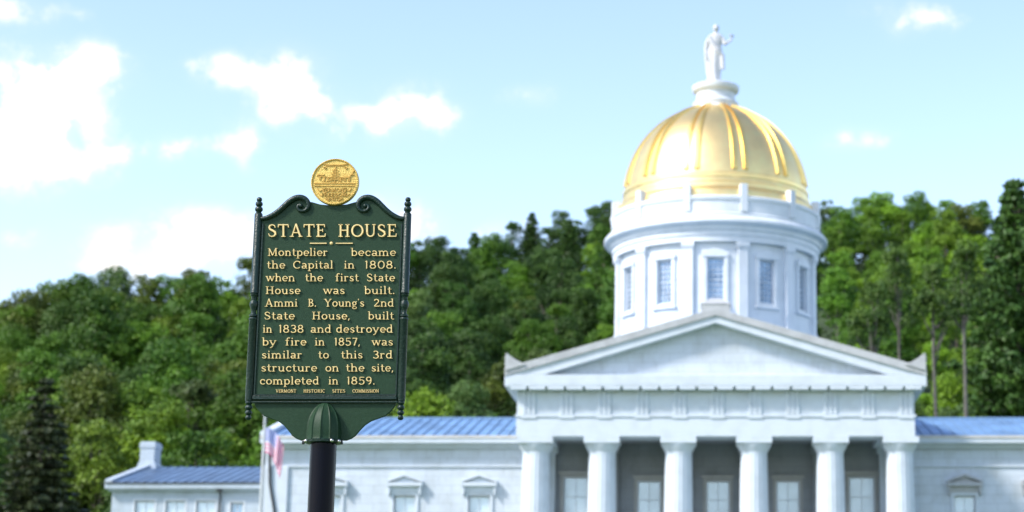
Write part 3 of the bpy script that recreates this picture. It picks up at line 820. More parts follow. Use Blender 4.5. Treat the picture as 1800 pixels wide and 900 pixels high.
for k in range(ns + 1):
    x = xo + .5 + (xb - xo - .5) * k / ns
    q.add([(x - .03, YA - .46, e1 + .002), (x + .03, YA - .46, e1 + .002), (x + .03, YAr, zar + .002), (x - .03, YAr, zar + .002), (x - .03, YA - .46, e1 + .06), (x + .03, YA - .46, e1 + .06), (x + .03, YAr, zar + .06), (x - .03, YAr, zar + .06)],
          [(0, 1, 5, 4), (4, 5, 6, 7), (0, 4, 7, 3), (1, 2, 6, 5)])
q.build('standing_seams', M['seam_grey'], rf)
k = MB(); x0, x1 = xo, xo + .42
vs = [(x0, YA - .52, za1 - .02), (x1, YA - .52, za1 - .02), (x1, YAr, zar - .05), (x0, YAr, zar - .05), (x0, YA - .52, za1 + .22), (x1, YA - .52, za1 + .22), (x1, YAr, zar + .22), (x0, YAr, zar + .22),
      (x1, yb2 + .5, za1 - .02), (x0, yb2 + .5, za1 - .02), (x1, yb2 + .5, za1 + .22), (x0, yb2 + .5, za1 + .22)]
k.add(vs, [(0, 1, 5, 4), (0, 4, 7, 3), (1, 2, 6, 5), (4, 5, 6, 7), (0, 3, 2, 1), (3, 7, 11, 9), (2, 8, 10, 6), (7, 6, 10, 11), (9, 11, 10, 8), (3, 9, 8, 2)])
k.build('gable_cornice', M['granite_annex'], ann)
c0, c1 = P(246, 800, YAr - .7).x, P(271.5, 800, YAr - .7).x
zt = ZZ(776, YAr - .7); c = MB()
c.box(c0, c1, YAr - .7, YAr + .75, zar - .6, zt - .42); c.box(c0 - .05, c1 + .05, YAr - .75, YAr + .8, zt - .42, zt - .1); c.box(c0, c1, YAr - .7, YAr + .75, zt - .1, zt)
# flared foot
fo = [(c0 - .16, zar - .5), (c1 + .16, zar - .5), (c1 + .14, zar + .02), (c1 + .02, zar + .28), (c0 - .02, zar + .28), (c0 - .14, zar + .02)]; c.prism(fo, YAr - .72, YAr + .77)
ch = c.build('chimney', M['granite_annex'], rf, bevel=.02)
for i, (a, b, c_, d) in enumerate(ops):
    w_ = sash('window', ann, a + .003, b - .003, c_, d - .003, YA + .1, 2, 4, M['white'], M['curtain_sky'] if i < 3 else M['glass'])
    h = MB(); k_ = .1
    h.box(a - k_, a, YA - .03, YA + .1, c_ - k_, d + k_); h.box(b, b + k_, YA - .03, YA + .1, c_ - k_, d + k_); h.box(a, b, YA - .03, YA + .1, d, d + k_)
    h.build('surround', M['white'], w_)
e = MB(); pa = P(389, 855, YA); e.tube([(pa.x, YA - .3, za0), (pa.x, YA - .12, za0 - .3), (pa.x, YA - .12, GZ)], .06, 8); e.box(pa.x - .16, pa.x + .16, YA - .42, YA - .1, za0 - .15, za0 + .02)
e.build('downspout', M['darkmetal'], ann)

# ================================================================ flagpole and flag
YF = 98.0
ft = P(466, 731, YF); fb = (ft.x, YF, GZ - .1)
fpole = thing('flagpole', fb, 'pale flagpole with a gilt ball in front of the left wing corner', 'flagpole')
e = MB(); hgt = ft.z - fb[2]
e.tube([(ft.x, YF, fb[2] + hgt * t) for t in (0, .3, .6, .9, 1)], [.10, .09, .075, .065, .055], 14); e.build('pole', M['pole'], fpole, smooth=50)
e = MB(); e.ball((ft.x, YF, ft.z + .08), .1, n=16); e.build('ball', M['pole'], fpole, smooth=60)
e = MB(); e.tube([(ft.x + .12, YF - .05, ft.z - .05), (ft.x + .13, YF - .05, GZ + 1.2)], .012, 5); e.build('halyard', M['darkmetal'], fpole)
# limp flag: hoist along the pole, cloth gathered and hanging in folds
h0 = P(470, 752, YF).z; h1 = P(470, 796, YF).z
nu, nv = 40, 26; vs = []; uvs = []
fly = 2.6
for j in range(nv + 1):
    v = j / nv
    for i in range(nu + 1):
        uu = i / nu
        hz = h1 + (h0 - h1) * v
        out = 1.5 * (1 - math.exp(-uu * 2.0))              # how far the cloth stands away from the pole
        drop = 1.25 * uu ** 1.3 * (1 + .1 * (1 - v))
        fold = math.sin(uu * 15 + v * 1.2) * .17 * min(1, uu * 5)
        x = ft.x + .08 + out * (.72 + .28 * v) * (.75) + fold * .25
        y = YF - .05 - fold + .12 * math.sin(v * 4 + uu * 6) * uu
        zz_ = hz - drop + .05 * math.sin(uu * 9)
        x += (1 - v) * uu * .12
        vs.append((x, y, zz_)); uvs.append((uu, v))
fs = [(j * (nu + 1) + i, j * (nu + 1) + i + 1, (j + 1) * (nu + 1) + i + 1, (j + 1) * (nu + 1) + i) for j in range(nv) for i in range(nu)]
e = MB(); e.add(vs, fs); fl = e.build('flag', M['flag'], smooth=60, at=(ft.x, YF, h1))
uvl = fl.data.uv_layers.new(name='UVMap')
for lp in fl.data.loops: uvl.data[lp.index].uv = uvs[lp.vertex_index]
tag(fl, 'red, white and blue striped flag hanging limp from the flagpole', 'flag')

# ================================================================ HISTORICAL MARKER
YS = 11.14
def SP(x, y): p = P(x, y, YS); return (p.x, p.z)
cx_s = SP(585, 390)[0]
PXM = 1 / 300.0
marker = thing('historical_marker', (SP(568.5, 800)[0], YS, 0), 'dark green cast marker with gold lettering and round gilt seal on a black post', 'sign')
MX = SP(568.7, 778)[0]
# centre line from the outer edges
uL, uR = SP(447, 390)[0], SP(722.5, 390)[0]; uc = (uL + uR) / 2; hwS = (uR - uL) / 2
def SV(y): return P(577, y, YS).z
def S(dx, y): return (uc + dx * PXM * 1.0, SV(y))      # offset from the centre line in photo px
px2 = (uR - uL) / 275.5; PXM = px2
yb = YS           # front face of panel sheet
# back panel outline
left = [(-125, 384), (-112, 381), (-98, 373), (-85, 362), (-72, 350.5), (-60, 346), (-50, 348), (-44, 354), (-36, 355.5), (-24, 359), (-10, 360.5), (0, 361)]
top = left + [(-a, b) for a, b in left[::-1][1:]]
poly = [S(a, b) for a, b in top] + [S(126, 706), S(-126, 706)]
e = MB(); e.prism(poly, yb, yb + .03); pan = e.build('panel', M['green'], marker, bevel=.003)
# inner raised border (thin) around the text field
e = MB(); e.stroke([S(-122, 394), S(-122, 694), S(122, 694), S(122, 394)], .012, .007, yb - .0005)
e.build('border', M['green_frame'], marker)
# bottom rail
e = MB()
e.box(uc - 124 * PXM, uc + 124 * PXM, yb - .020, yb + .03, SV(703), SV(696)); e.box(uc - 126 * PXM, uc + 126 * PXM, yb - .014, yb + .03, SV(708.5), SV(705.6))
e.build('bottom_rail', M['green_frame'], marker, bevel=.003)
# side posts with turned waist
def turned(name, x0, prof, sy=1.0, parent=marker):
    m = MB(); m.lathe([(r * PXM, SV(y)) for r, y in prof], x0, 0, 28)
    m.v = [(p[0], yb + .004 + p[1] * sy, p[2]) for p in m.v]
    return m.build(name, M['green_frame'], parent, smooth=45)
for s in (-1, 1):
    x0 = uc + s * 131 * PXM
    prof = [(6.6, 705), (7.0, 703), (7.0, 563), (7.6, 562), (7.8, 560), (7.2, 558.5), (5.2, 557.5), (7.2, 556), (7.2, 553.5), (4.8, 552), (4.2, 549), (4.8, 545), (6.2, 541), (7.4, 537), (7.6, 533.5), (6.6, 530), (4.6, 527.5), (5.2, 525.5), (5.0, 522), (6.4, 520),
            (7.2, 519), (7.2, 517.5), (5.6, 516.6), (7.6, 515.4), (7.6, 513.5), (7.0, 512), (7.0, 377), (6.4, 375.5)]
    turned('side_post', x0, prof)
    tp = [(4.4, 376), (5.6, 374.5), (4.2, 373), (4.8, 372), (6.6, 370), (7.0, 367.4), (6.2, 364.8), (3.8, 363), (4.6, 362.2), (6.2, 360.2), (6.4, 358), (5.6, 355.6), (3.2, 354.2), (4.0, 353.4), (4.8, 351.4), (4.6, 349), (3.0, 347), (.6, 346.4)]
    turned('finial', x0, tp)
    bt = [(.6, 738.4), (3.2, 737.8), (4.8, 735.6), (5.0, 733.2), (4.0, 730.8), (3.2, 729.6), (4.6, 728.6), (5.8, 726.4), (5.8, 724.2), (4.4, 722), (3.4, 720.8), (4.8, 719.8), (6.2, 717.4), (6.2, 715), (4.6, 712.6), (3.6, 711.6), (5.2, 710.4), (6.2, 708), (5.6, 705.5), (5.0, 704)]
    turned('finial', x0, bt)
    # top scroll moulding
    path = [(-126, 384.5), (-119, 384), (-112, 381.6), (-103, 376.8), (-94, 370), (-86, 362.5), (-78, 355), (-70, 349.8), (-62, 347.4), (-54, 348.2), (-48, 351.8), (-44.2, 357.5), (-43.8, 364), (-47, 369), (-52.5, 371.5), (-58.5, 370.5), (-62.2, 366.2), (-61.2, 361.6), (-57, 360.4)]
    # smooth the path
    pts = []
    for i in range(len(path) - 1):
        p0, p1, p2, p3 = path[max(i - 1, 0)], path[i], path[i + 1], path[min(i + 2, len(path) - 1)]
        for q in range(4):
            t = q / 4
            pts.append(tuple(.5 * (2 * p1[k] + (p2[k] - p0[k]) * t + (2 * p0[k] - 5 * p1[k] + 4 * p2[k] - p3[k]) * t * t + (-p0[k] + 3 * p1[k] - 3 * p2[k] + p3[k]) * t ** 3) for k in (0, 1)))
    pts.append(path[-1])
    n = len(pts); rad = [(3.6 + 1.5 * math.sin(min(1, i / n * 1.3) * math.pi) - 1.0 * (i / n) ** 3) * PXM for i in range(n)]
    m = MB(); m.tube([(S(-s * a, b)[0], yb - .006, S(0, b)[1]) for a, b in pts], rad, 12)
    c0_ = S(-s * -56.5, 362.4); m.ball((c0_[0], yb - .008, c0_[1]), 3.8 * PXM)
    m.build('scroll', M['green_frame'], marker, smooth=50)
# bracket plate below
hb = [(-122, 709), (-119, 716), (-112, 724), (-104, 731), (-92, 735.5), (-80, 740), (-70, 747), (-61, 757), (-54, 766), (-47, 771), (-39, 774)]
lb = [(a + .0, b) for a, b in hb]
mc = (MX - uc) / PXM
poly = [S(a, b) for a, b in hb] + [S(a + 0, b) for a, b in [(-x, y) for x, y in hb[::-1]]]
e = MB(); e.prism(poly, yb + .004, yb + .026); e.build('bracket', M['green'], marker, bevel=.003)
# ribbed socket cap over the post
def sock(a, z): return 1 - .055 * abs(math.sin(a * 6)) ** .55 * 1.0 + .03 * (1 if abs(math.sin(a * 6)) < .12 else 0)
prof = [(31.5, 774), (30.5, 771), (30.8, 766), (30.6, 755), (29.5, 745), (27, 735), (23, 726), (17.5, 717.5), (11, 711), (5, 707.4), (.8, 706.2)]
m = MB(); m.lathe([(r * PXM, SV(y)) for r, y in prof], uc, yb + .012, 120, rf=sock)
m.build('socket_cap', M['green'], marker, smooth=30)
m = MB(); m.lathe([(30 * PXM, SV(779.5)), (32 * PXM, SV(778.5)), (32.4 * PXM, SV(775)), (30.8 * PXM, SV(773.4))], uc, yb + .012, 48)
clr = m.build('collar', M['green_frame'], marker, smooth=35)
m = MB()
for a in (-52, 35, 62, -78):
    t = R(a); x, y = uc + 33 * PXM * math.sin(t), yb + .012 - 33 * PXM * math.cos(t)
    m.ball((x, y, SV(777)), 3.4 * PXM, n=10, m=8)
m.build('screws', M['steel'], clr, smooth=50)
# two clamp bolts at the sides
m = MB()
for s in (-1, 1):
    x = uc + s * 31 * PXM; m.tube([(x, yb - .02, SV(779)), (x + s * .012, yb - .02, SV(778.5))], .011, 6)
m.build('bolts', M['darkmetal'], clr)
# round post
m = MB(); m.lathe([(22.3 * PXM, -.6), (22.3 * PXM, SV(777))], uc, yb + .012, 64); m.build('post', M['post'], marker, smooth=40)
# seal
sx, sz = S(1.5, 320.5); rs = 42 * PXM
def disc(prof):
    m = MB(); n = 96; vs = []
    for (r, y) in prof: vs += [(sx + r * math.sin(2 * math.pi * i / n), yb + y, sz + r * math.cos(2 * math.pi * i / n)) for i in range(n)]
    fs = [(j * n + i, j * n + (i + 1) % n, (j + 1) * n + (i + 1) % n, (j + 1) * n + i) for j in range(len(prof) - 1) for i in range(n)]
    fs += [tuple(range(n)), tuple(range((len(prof) - 1) * n, len(prof) * n))]
    m.add(vs, fs); return m
seal = disc([(rs * .97, .022), (rs, .016), (rs, -.016), (rs * .985, -.022), (rs * .945, -.022), (rs * .93, -.016), (rs * .5, -.0175)]).build('seal', M['seal'], marker, smooth=30)
ys0 = -.0162 + yb
m = MB()
def q(x, z): return (sx + x * rs, sz + z * rs)
H = .006
m.stroke([q(-.86, -.08), q(.86, -.08)], rs * .035, H, ys0); m.stroke([q(-.84, -.19), q(.84, -.19)], rs * .03, H, ys0)
m.stroke([q(-.5, .76), q(-.25, .72), q(.25, .72), q(.5, .76)], rs * .04, H, ys0)
m.stroke([q(-.4, .67), q(.4, .67)], rs * .03, H * .7, ys0)
# tall pine in the middle with its layered boughs
m.stroke([q(.02, -.05), q(.02, .66)], rs * .035, H, ys0)
for k in range(8):
    zz_ = .58 - k * .07; w = .06 + .022 * k + (.05 if k % 2 else 0)
    m.stroke([q(.02 - w, zz_ - .05), q(.02, zz_), q(.02 + w, zz_ - .05)], rs * .03, H * (.8 + .03 * k), ys0)
# cow at right, sheaves at left
m.stroke([q(.36, .18), q(.42, .2), q(.58, .2), q(.66, .22)], rs * .11, H, ys0); m.stroke([q(.64, .26), q(.74, .34)], rs * .07, H * 1.1, ys0); m.stroke([q(.74, .34), q(.79, .28)], rs * .06, H, ys0)
for x in (.40, .45, .58, .63): m.stroke([q(x, .16), q(x, .0)], rs * .03, H * .9, ys0)
m.stroke([q(.74, .38), q(.80, .46), q(.82, .55)], rs * .02, H, ys0); m.stroke([q(.36, .2), q(.32, .06)], rs * .018, H, ys0)
for (x, z0) in ((-.62, .08), (-.44, .02), (-.28, .0), (.24, .0)):
    for d in (-.05, -.025, 0, .025, .05): m.stroke([q(x + d * .6, z0), q(x + d * .3, z0 + .09), q(x + d * 1.6, z0 + .2)], rs * .016, H * .8 + abs(d) * .01, ys0)
m.stroke([q(-.76, .25), q(-.66, .30), q(-.52, .27), q(-.44, .31)], rs * .035, H, ys0); m.stroke([q(-.7, .22), q(-.6, .18), q(-.5, .21)], rs * .025, H, ys0)
for s in (-1, 1):
    m.stroke([q(s * .44 - .06, .60), q(s * .44, .63), q(s * .44 + .07, .60), q(s * .44 + .02, .52)], rs * .035, H, ys0)
    m.stroke([q(s * (.72 + .0), -.28), q(s * .62, -.42), q(s * .5, -.36), q(s * .4, -.5), q(s * .3, -.44)], rs * .035, H, ys0)
    m.stroke([q(s * .66, -.52), q(s * .54, -.62), q(s * .44, -.58)], rs * .035, H, ys0)
    m.stroke([q(s * .38, -.72), q(s * .26, -.76), q(s * .2, -.84)], rs * .03, H, ys0)
for k in range(9): m.stroke([q(-.56 + k * .1, -.02), q(-.52 + k * .1, .01), q(-.49 + k * .1, -.03)], rs * .016, H * .6, ys0)
rel = m.build('relief', M['seal_relief'], seal)
beads = MB()
for k in range(72):
    a = 2 * math.pi * k / 72; beads.ball((sx + rs * .955 * math.sin(a), yb - .0225, sz + rs * .955 * math.cos(a)), rs * .018, n=6, m=4)
beads.build('beading', M['seal'], seal)

# ---------------------------------------------------------------- lettering
T, t_ = .25, .155           # thick and thin strokes
def A(cx, cy, rx, ry, a0, a1, w=T, n=None):
    n = n or max(6, int(abs(a1 - a0) / 18))
    pts = [(cx + rx * math.cos(R(a0 + (a1 - a0) * i / n)), cy + ry * math.sin(R(a0 + (a1 - a0) * i / n))) for i in range(n + 1)]
    # stress: thicker on the sides, thinner at top and bottom
    if w == T: ws = [t_ + (T - t_) * abs(math.cos(R(a0 + (a1 - a0) * i / n))) ** .8 for i in range(n + 1)]
    else: ws = [w] * (n + 1)
    return (pts, ws)
def L(*c, w=T): return ([(c[i], c[i + 1]) for i in range(0, len(c), 2)], w)
def Sf(x, y, h=.2, l=None): return ([(x - (l if l is not None else h), y), (x + h, y)], .11)
def O(cx, cy, rx, ry): p, w = A(cx, cy, rx, ry, 0, 360, T, 24); return (p[:-1] + [p[0]], w[:-1])
b0 = .055; CH = 1.45; xh = 1.0
G = {
 'a': (.86, [A(.38, .70, .27, .24, 150, 0), L(.65, .70, .65, .16), ([(.65, .16), (.70, .05), (.82, .04)], .15), A(.36, .28, .25, .22, 30, 330), L(.58, .42, .65, .42, w=.12)]),
 'b': (.92, [L(.2, 0, .2, 1.5), Sf(.1, 1.45, .1), A(.48, .5, .33, .44, 140, -140)]),
 'c': (.82, [A(.46, .5, .34, .44, 45, 318), L(.70, .64, .72, .86, w=.15)]),
 'd': (.96, [L(.72, 0, .72, 1.5), Sf(.62, 1.45, .1), Sf(.82, b0, .1), A(.44, .5, .33, .44, 40, 320)]),
 'e': (.86, [A(.45, .5, .34, .44, 0, 315), L(.11, .5, .80, .5, w=.14)]),
 'f': (.66, [L(.26, 0, .26, 1.1), A(.5, 1.12, .24, .32, 180, 50), Sf(.26, b0, .2), Sf(.28, .93, .24)]),
 'g': (.86, [A(.40, .62, .27, .30, 0, 360), A(.42, -.18, .32, .22, 100, 400, t_), L(.2, .38, .16, .2, .4, .08, .62, .0, w=.15), L(.62, .84, .82, .95, w=.14)]),
 'h': (1.0, [L(.2, 0, .2, 1.5), Sf(.1, 1.45, .1), Sf(.2, b0), A(.5, .58, .28, .34, 160, 0, .2), L(.78, .6, .78, 0), Sf(.78, b0)]),
 'i': (.46, [L(.22, 0, .22, .95), Sf(.14, .9, .1), Sf(.22, b0), L(.22, 1.22, .22, 1.42, w=.24)]),
 'l': (.46, [L(.22, 0, .22, 1.5), Sf(.14, 1.45, .1), Sf(.22, b0)]),
 'm': (1.5, [L(.2, 0, .2, .95), Sf(.12, .9, .1), Sf(.2, b0), A(.46, .6, .25, .32, 160, 0, .2), L(.72, .6, .72, 0), Sf(.72, b0), A(.99, .6, .26, .32, 160, 0, .2), L(1.25, .6, 1.25, 0), Sf(1.25, b0)]),
 'n': (1.0, [L(.2, 0, .2, .95), Sf(.12, .9, .1), Sf(.2, b0), A(.5, .6, .28, .32, 160, 0, .2), L(.78, .6, .78, 0), Sf(.78, b0)]),
 'o': (.9, [O(.45, .5, .34, .44)]),
 'p': (.94, [L(.2, -.45, .2, .95), Sf(.12, .9, .1), Sf(.2, -.42), A(.48, .5, .33, .44, 140, -140)]),
 'r': (.72, [L(.2, 0, .2, .95), Sf(.12, .9, .1), Sf(.2, b0), A(.48, .62, .27, .28, 160, 60, .18), L(.6, .78, .6, .9, w=.22)]),
 's': (.74, [([(.62, .74), (.56, .87), (.38, .93), (.2, .86), (.15, .72), (.24, .58), (.46, .47), (.6, .36), (.61, .2), (.5, .09), (.33, .06), (.17, .13), (.1, .27)], [.12, .15, .15, .2, .24, .25, .25, .25, .24, .2, .15, .15, .12])]),
 't': (.62, [L(.26, 1.3, .26, .25), A(.48, .25, .22, .19, 180, 310, .17), Sf(.3, .93, .26)]),
 'u': (1.0, [L(.2, .95, .2, .35), A(.46, .36, .26, .3, 180, 350, .19), L(.76, .95, .76, 0), Sf(.12, .9, .1), Sf(.68, .9, .1), Sf(.86, b0, .1)]),
 'w': (1.3, [L(.1, .93, .38, .05), L(.38, .05, .64, .9, w=.15), L(.64, .9, .92, .05), L(.92, .05, 1.18, .93, w=.15), Sf(.12, .93, .17), Sf(.62, .93, .15), Sf(1.18, .93, .14)]),
 'y': (.95, [L(.12, .93, .46, .05), L(.82, .93, .38, -.2, .2, -.38, .08, -.36, w=.16), Sf(.14, .93, .18), Sf(.8, .93, .15)]),
 "'": (.3, [L(.14, 1.45, .12, 1.2, w=.16)]),
 '.': (.36, [L(.14, 0, .14, .22, w=.24)]),
 ',': (.36, [L(.16, .2, .16, .06, .06, -.2, w=.2)]),
 'M': (1.56, [L(.26, 0, .26, CH, w=.17), L(.26, CH, .76, .1), L(.76, .1, 1.26, CH, w=.15), L(1.26, CH, 1.3, 0), Sf(.24, b0), Sf(1.3, b0), Sf(.2, CH - .05, .14), Sf(1.34, CH - .05, .14)]),
 'C': (1.16, [A(.64, .72, .52, .66, 48, 314), L(1.02, 1.0, 1.02, 1.38, w=.13)]),
 'S': (.94, [([(.78, 1.05), (.72, 1.28), (.48, 1.39), (.24, 1.3), (.15, 1.1), (.22, .9), (.5, .74), (.76, .56), (.8, .34), (.68, .13), (.44, .05), (.2, .12), (.1, .38)], [.1, .15, .16, .22, .26, .27, .28, .28, .27, .22, .16, .15, .1])]),
 'H': (1.3, [L(.28, 0, .28, CH), L(1.02, 0, 1.02, CH), L(.28, .75, 1.02, .75, w=.15), Sf(.28, b0, .22), Sf(1.02, b0, .22), Sf(.28, CH - .05, .22), Sf(1.02, CH - .05, .22)]),
 'A': (1.3, [L(.2, 0, .62, CH + .03, w=.16), L(.62, CH + .03, 1.08, 0), L(.34, .48, .9, .48, w=.14), Sf(.2, b0, .2), Sf(1.08, b0, .2)]),
 'B': (1.08, [L(.28, 0, .28, CH), A(.48, 1.08, .32, .31, 90, -90), A(.5, .4, .4, .34, 90, -90), L(.28, 1.39, .48, 1.39, w=.14), L(.28, .75, .5, .75, w=.14), L(.28, .06, .5, .06, w=.14), Sf(.16, b0, .1), Sf(.16, CH - .05, .1)]),
 'Y': (1.2, [L(.14, CH, .6, .72), L(1.06, CH, .6, .72, w=.16), L(.6, .72, .6, 0), Sf(.6, b0, .22), Sf(.16, CH - .05, .2), Sf(1.04, CH - .05, .18)]),
 'T': (1.16, [L(.58, 0, .58, CH), L(.08, CH - .07, 1.08, CH - .07, w=.15), L(.09, CH, .06, 1.08, w=.12), L(1.07, CH, 1.10, 1.08, w=.12), Sf(.58, b0, .22)]),
 'E': (1.06, [L(.28, 0, .28, CH), L(.28, CH - .07, .9, CH - .07, w=.15), L(.28, .75, .72, .75, w=.14), L(.28, .07, .96, .07, w=.15), L(.90, CH, .92, 1.1, w=.12), L(.72, .92, .72, .58, w=.11), L(.96, .03, 1.0, .38, w=.12), Sf(.16, b0, .1), Sf(.16, CH - .05, .1)]),
 'O': (1.36, [O(.68, .72, .56, .66)]),
 'U': (1.26, [L(.26, CH, .26, .5), A(.63, .5, .37, .43, 180, 360, .2), L(1.0, .5, 1.0, CH, w=.17), Sf(.26, CH - .05, .22), Sf(1.0, CH - .05, .18)]),
 'V': (1.2, [L(.14, CH, .62, .04), L(.62, .04, 1.06, CH, w=.16), Sf(.16, CH - .05, .2), Sf(1.06, CH - .05, .18)]),
 'R': (1.18, [L(.28, 0, .28, CH), A(.5, 1.06, .34, .33, 90, -90), L(.28, 1.39, .5, 1.39, w=.14), L(.28, .73, .5, .73, w=.14), L(.55, .73, 1.02, .02), Sf(.24, b0, .2), Sf(1.06, b0, .1), Sf(.16, CH - .05, .1)]),
 'N': (1.3, [L(.24, 0, .24, CH, w=.16), L(.24, CH, 1.04, .06), L(1.04, .0, 1.04, CH, w=.16), Sf(.22, b0, .18), Sf(1.04, CH - .05, .18), Sf(.16, CH - .05, .12)]),
 'I': (.56, [L(.28, 0, .28, CH), Sf(.28, b0, .2), Sf(.28, CH - .05, .2)]),
 'F': (1.0, [L(.28, 0, .28, CH), L(.28, CH - .07, .9, CH - .07, w=.15), L(.28, .75, .72, .75, w=.14), L(.9, CH, .92, 1.1, w=.12), Sf(.28, b0, .2)]),
 'D': (1.22, [L(.28, 0, .28, CH), A(.5, .72, .54, .66, 90, -90), L(.28, 1.38, .5, 1.38, w=.14), L(.28, .06, .5, .06, w=.14)]),
 '1': (.5, [L(.25, 0, .25, CH), L(.25, CH, .08, 1.28, w=.12)]),
 '8': (.96, [O(.47, 1.08, .27, .31), O(.47, .40, .34, .35)]),
 '0': (1.0, [O(.5, .72, .38, .68)]),
 '3': (.9, [A(.42, 1.08, .30, .31, 150, -90), A(.42, .40, .36, .36, 95, -150), L(.36, .76, .46, .76, w=.13)]),
 '5': (.9, [L(.22, 1.36, .8, 1.36, w=.17), L(.22, 1.4, .19, .78, w=.14), A(.42, .45, .36, .42, 130, -150)]),
 '7': (.86, [L(.1, 1.36, .8, 1.36, w=.17), L(.76, 1.36, .36, .0, w=.24)]),
 '9': (.94, [O(.46, 1.02, .31, .37), A(.34, .8, .45, .76, 10, -78, .2)]),
 '2': (.94, [A(.42, 1.04, .32, .34, 160, -30), L(.7, .88, .12, .12, w=.2), L(.1, .09, .86, .09, w=.2), L(.86, .05, .88, .28, w=.1)]),
}
def word(mb, txt, x0, x1, ybase, ux, depth=.009, fat=1.0, yf=None, space=.09):
    """a word fitted between photo columns x0 and x1, x-height ux px"""
    adv = 0; pos = []
    for ch in txt:
        pos.append(adv); adv += G[ch][0] + (space if ch not in ".,'" else space * .4)
    adv -= space
    k = (x1 - x0) / adv
    yf = yb - .0005 if yf is None else yf
    cnt = 0
    for ch, p in zip(txt, pos):
        for (pts, w) in G[ch][1]:
            cnt += 1
            q_ = [SP(x0 + (p + a) * k, ybase - b * ux) for a, b in pts]
            ws = [v * ux * PXM * fat for v in w] if hasattr(w, '__len__') else w * ux * PXM * fat
            mb.stroke(q_, ws, depth + .00035 * (cnt % 5), yf)
def cx2(v): return v / 5.627 + 430
for w, a, b in (('STATE', 471, 573.5), ('HOUSE', 594.5, 698)):
    m = MB(); word(m, w, a, b, 417, 15.4, .011, .92); m.build('title_word', M['letter'], pan)['label'] = 'large raised gold title word reading ' + w
m = MB()
m.stroke([SP(545, 428), SP(574.5, 428)], 2.0 * PXM, .008, yb); m.stroke([SP(590.5, 428), SP(620.5, 428)], 2.0 * PXM, .008, yb)
c = SP(582.6, 427.8); m.ball((c[0], yb, c[1]), 2.9 * PXM, .009, 2.9 * PXM); m.build('divider', M['letter'], marker)
LINES = [
 (450.4, [('Montpelier', 230, 825), ('became', 1053, 1500)]),
 (472.6, [('the', 222, 405), ('Capital', 480, 880), ('in', 985, 1090), ('1808.', 1190, 1502)]),
 (495.0, [('when', 215, 500), ('the', 600, 778), ('first', 900, 1132), ('State', 1208, 1490)]),
 (517.4, [('House', 208, 555), ('was', 780, 995), ('built.', 1185, 1488)]),
 (539.5, [('Ammi', 203, 528), ('B.', 628, 712), ("Young's", 790, 1187), ('2nd', 1278, 1480)]),
 (562.0, [('State', 195, 500), ('House,', 668, 1045), ('built', 1222, 1480)]),
 (585.2, [('in', 183, 275), ('1838', 340, 590), ('and', 655, 860), ('destroyed', 907, 1470)]),
 (607.8, [('by', 175, 318), ('fire', 405, 615), ('in', 697, 795), ('1857,', 890, 1145), ('was', 1260, 1472)]),
 (630.5, [('similar', 170, 572), ('to', 730, 838), ('this', 955, 1172), ('3rd', 1268, 1467)]),
 (653.4, [('structure', 165, 720), ('on', 800, 935), ('the', 1003, 1187), ('site,', 1255, 1475)]),
 (676.2, [('completed', 152, 740), ('in', 832, 930), ('1859.', 1013, 1292)]),
]
for yb_, ws_ in LINES:
    for (w, a, b) in ws_:
        m = MB(); word(m, w, cx2(a), cx2(b), yb_, 9.4, .009, .83)
        m.build('word', M['letter'], pan)['label'] = 'raised gold word reading ' + w
for (w, a, b) in (('VERMONT', 310, 512), ('HISTORIC', 583, 797), ('SITES', 868, 998), ('COMMISSION', 1068, 1330)):
    m = MB(); word(m, w, cx2(a), cx2(b), 690.4, 4.1, .005, .85)
    m.build('word', M['letter'], pan)['label'] = 'tiny raised gold word reading ' + w
# lettering on the seal
m = MB(); word(m, 'VERMONT', 567, 611, 338.5, 4.4, .006, .8, yf=ys0); word(m, 'FREEDOM', 566, 611, 346.5, 3.6, .006, .8, yf=ys0); word(m, 'UNITY', 574, 603, 353.6, 3.6, .006, .8, yf=ys0)
m.build('lettering', M['seal_relief'], seal)

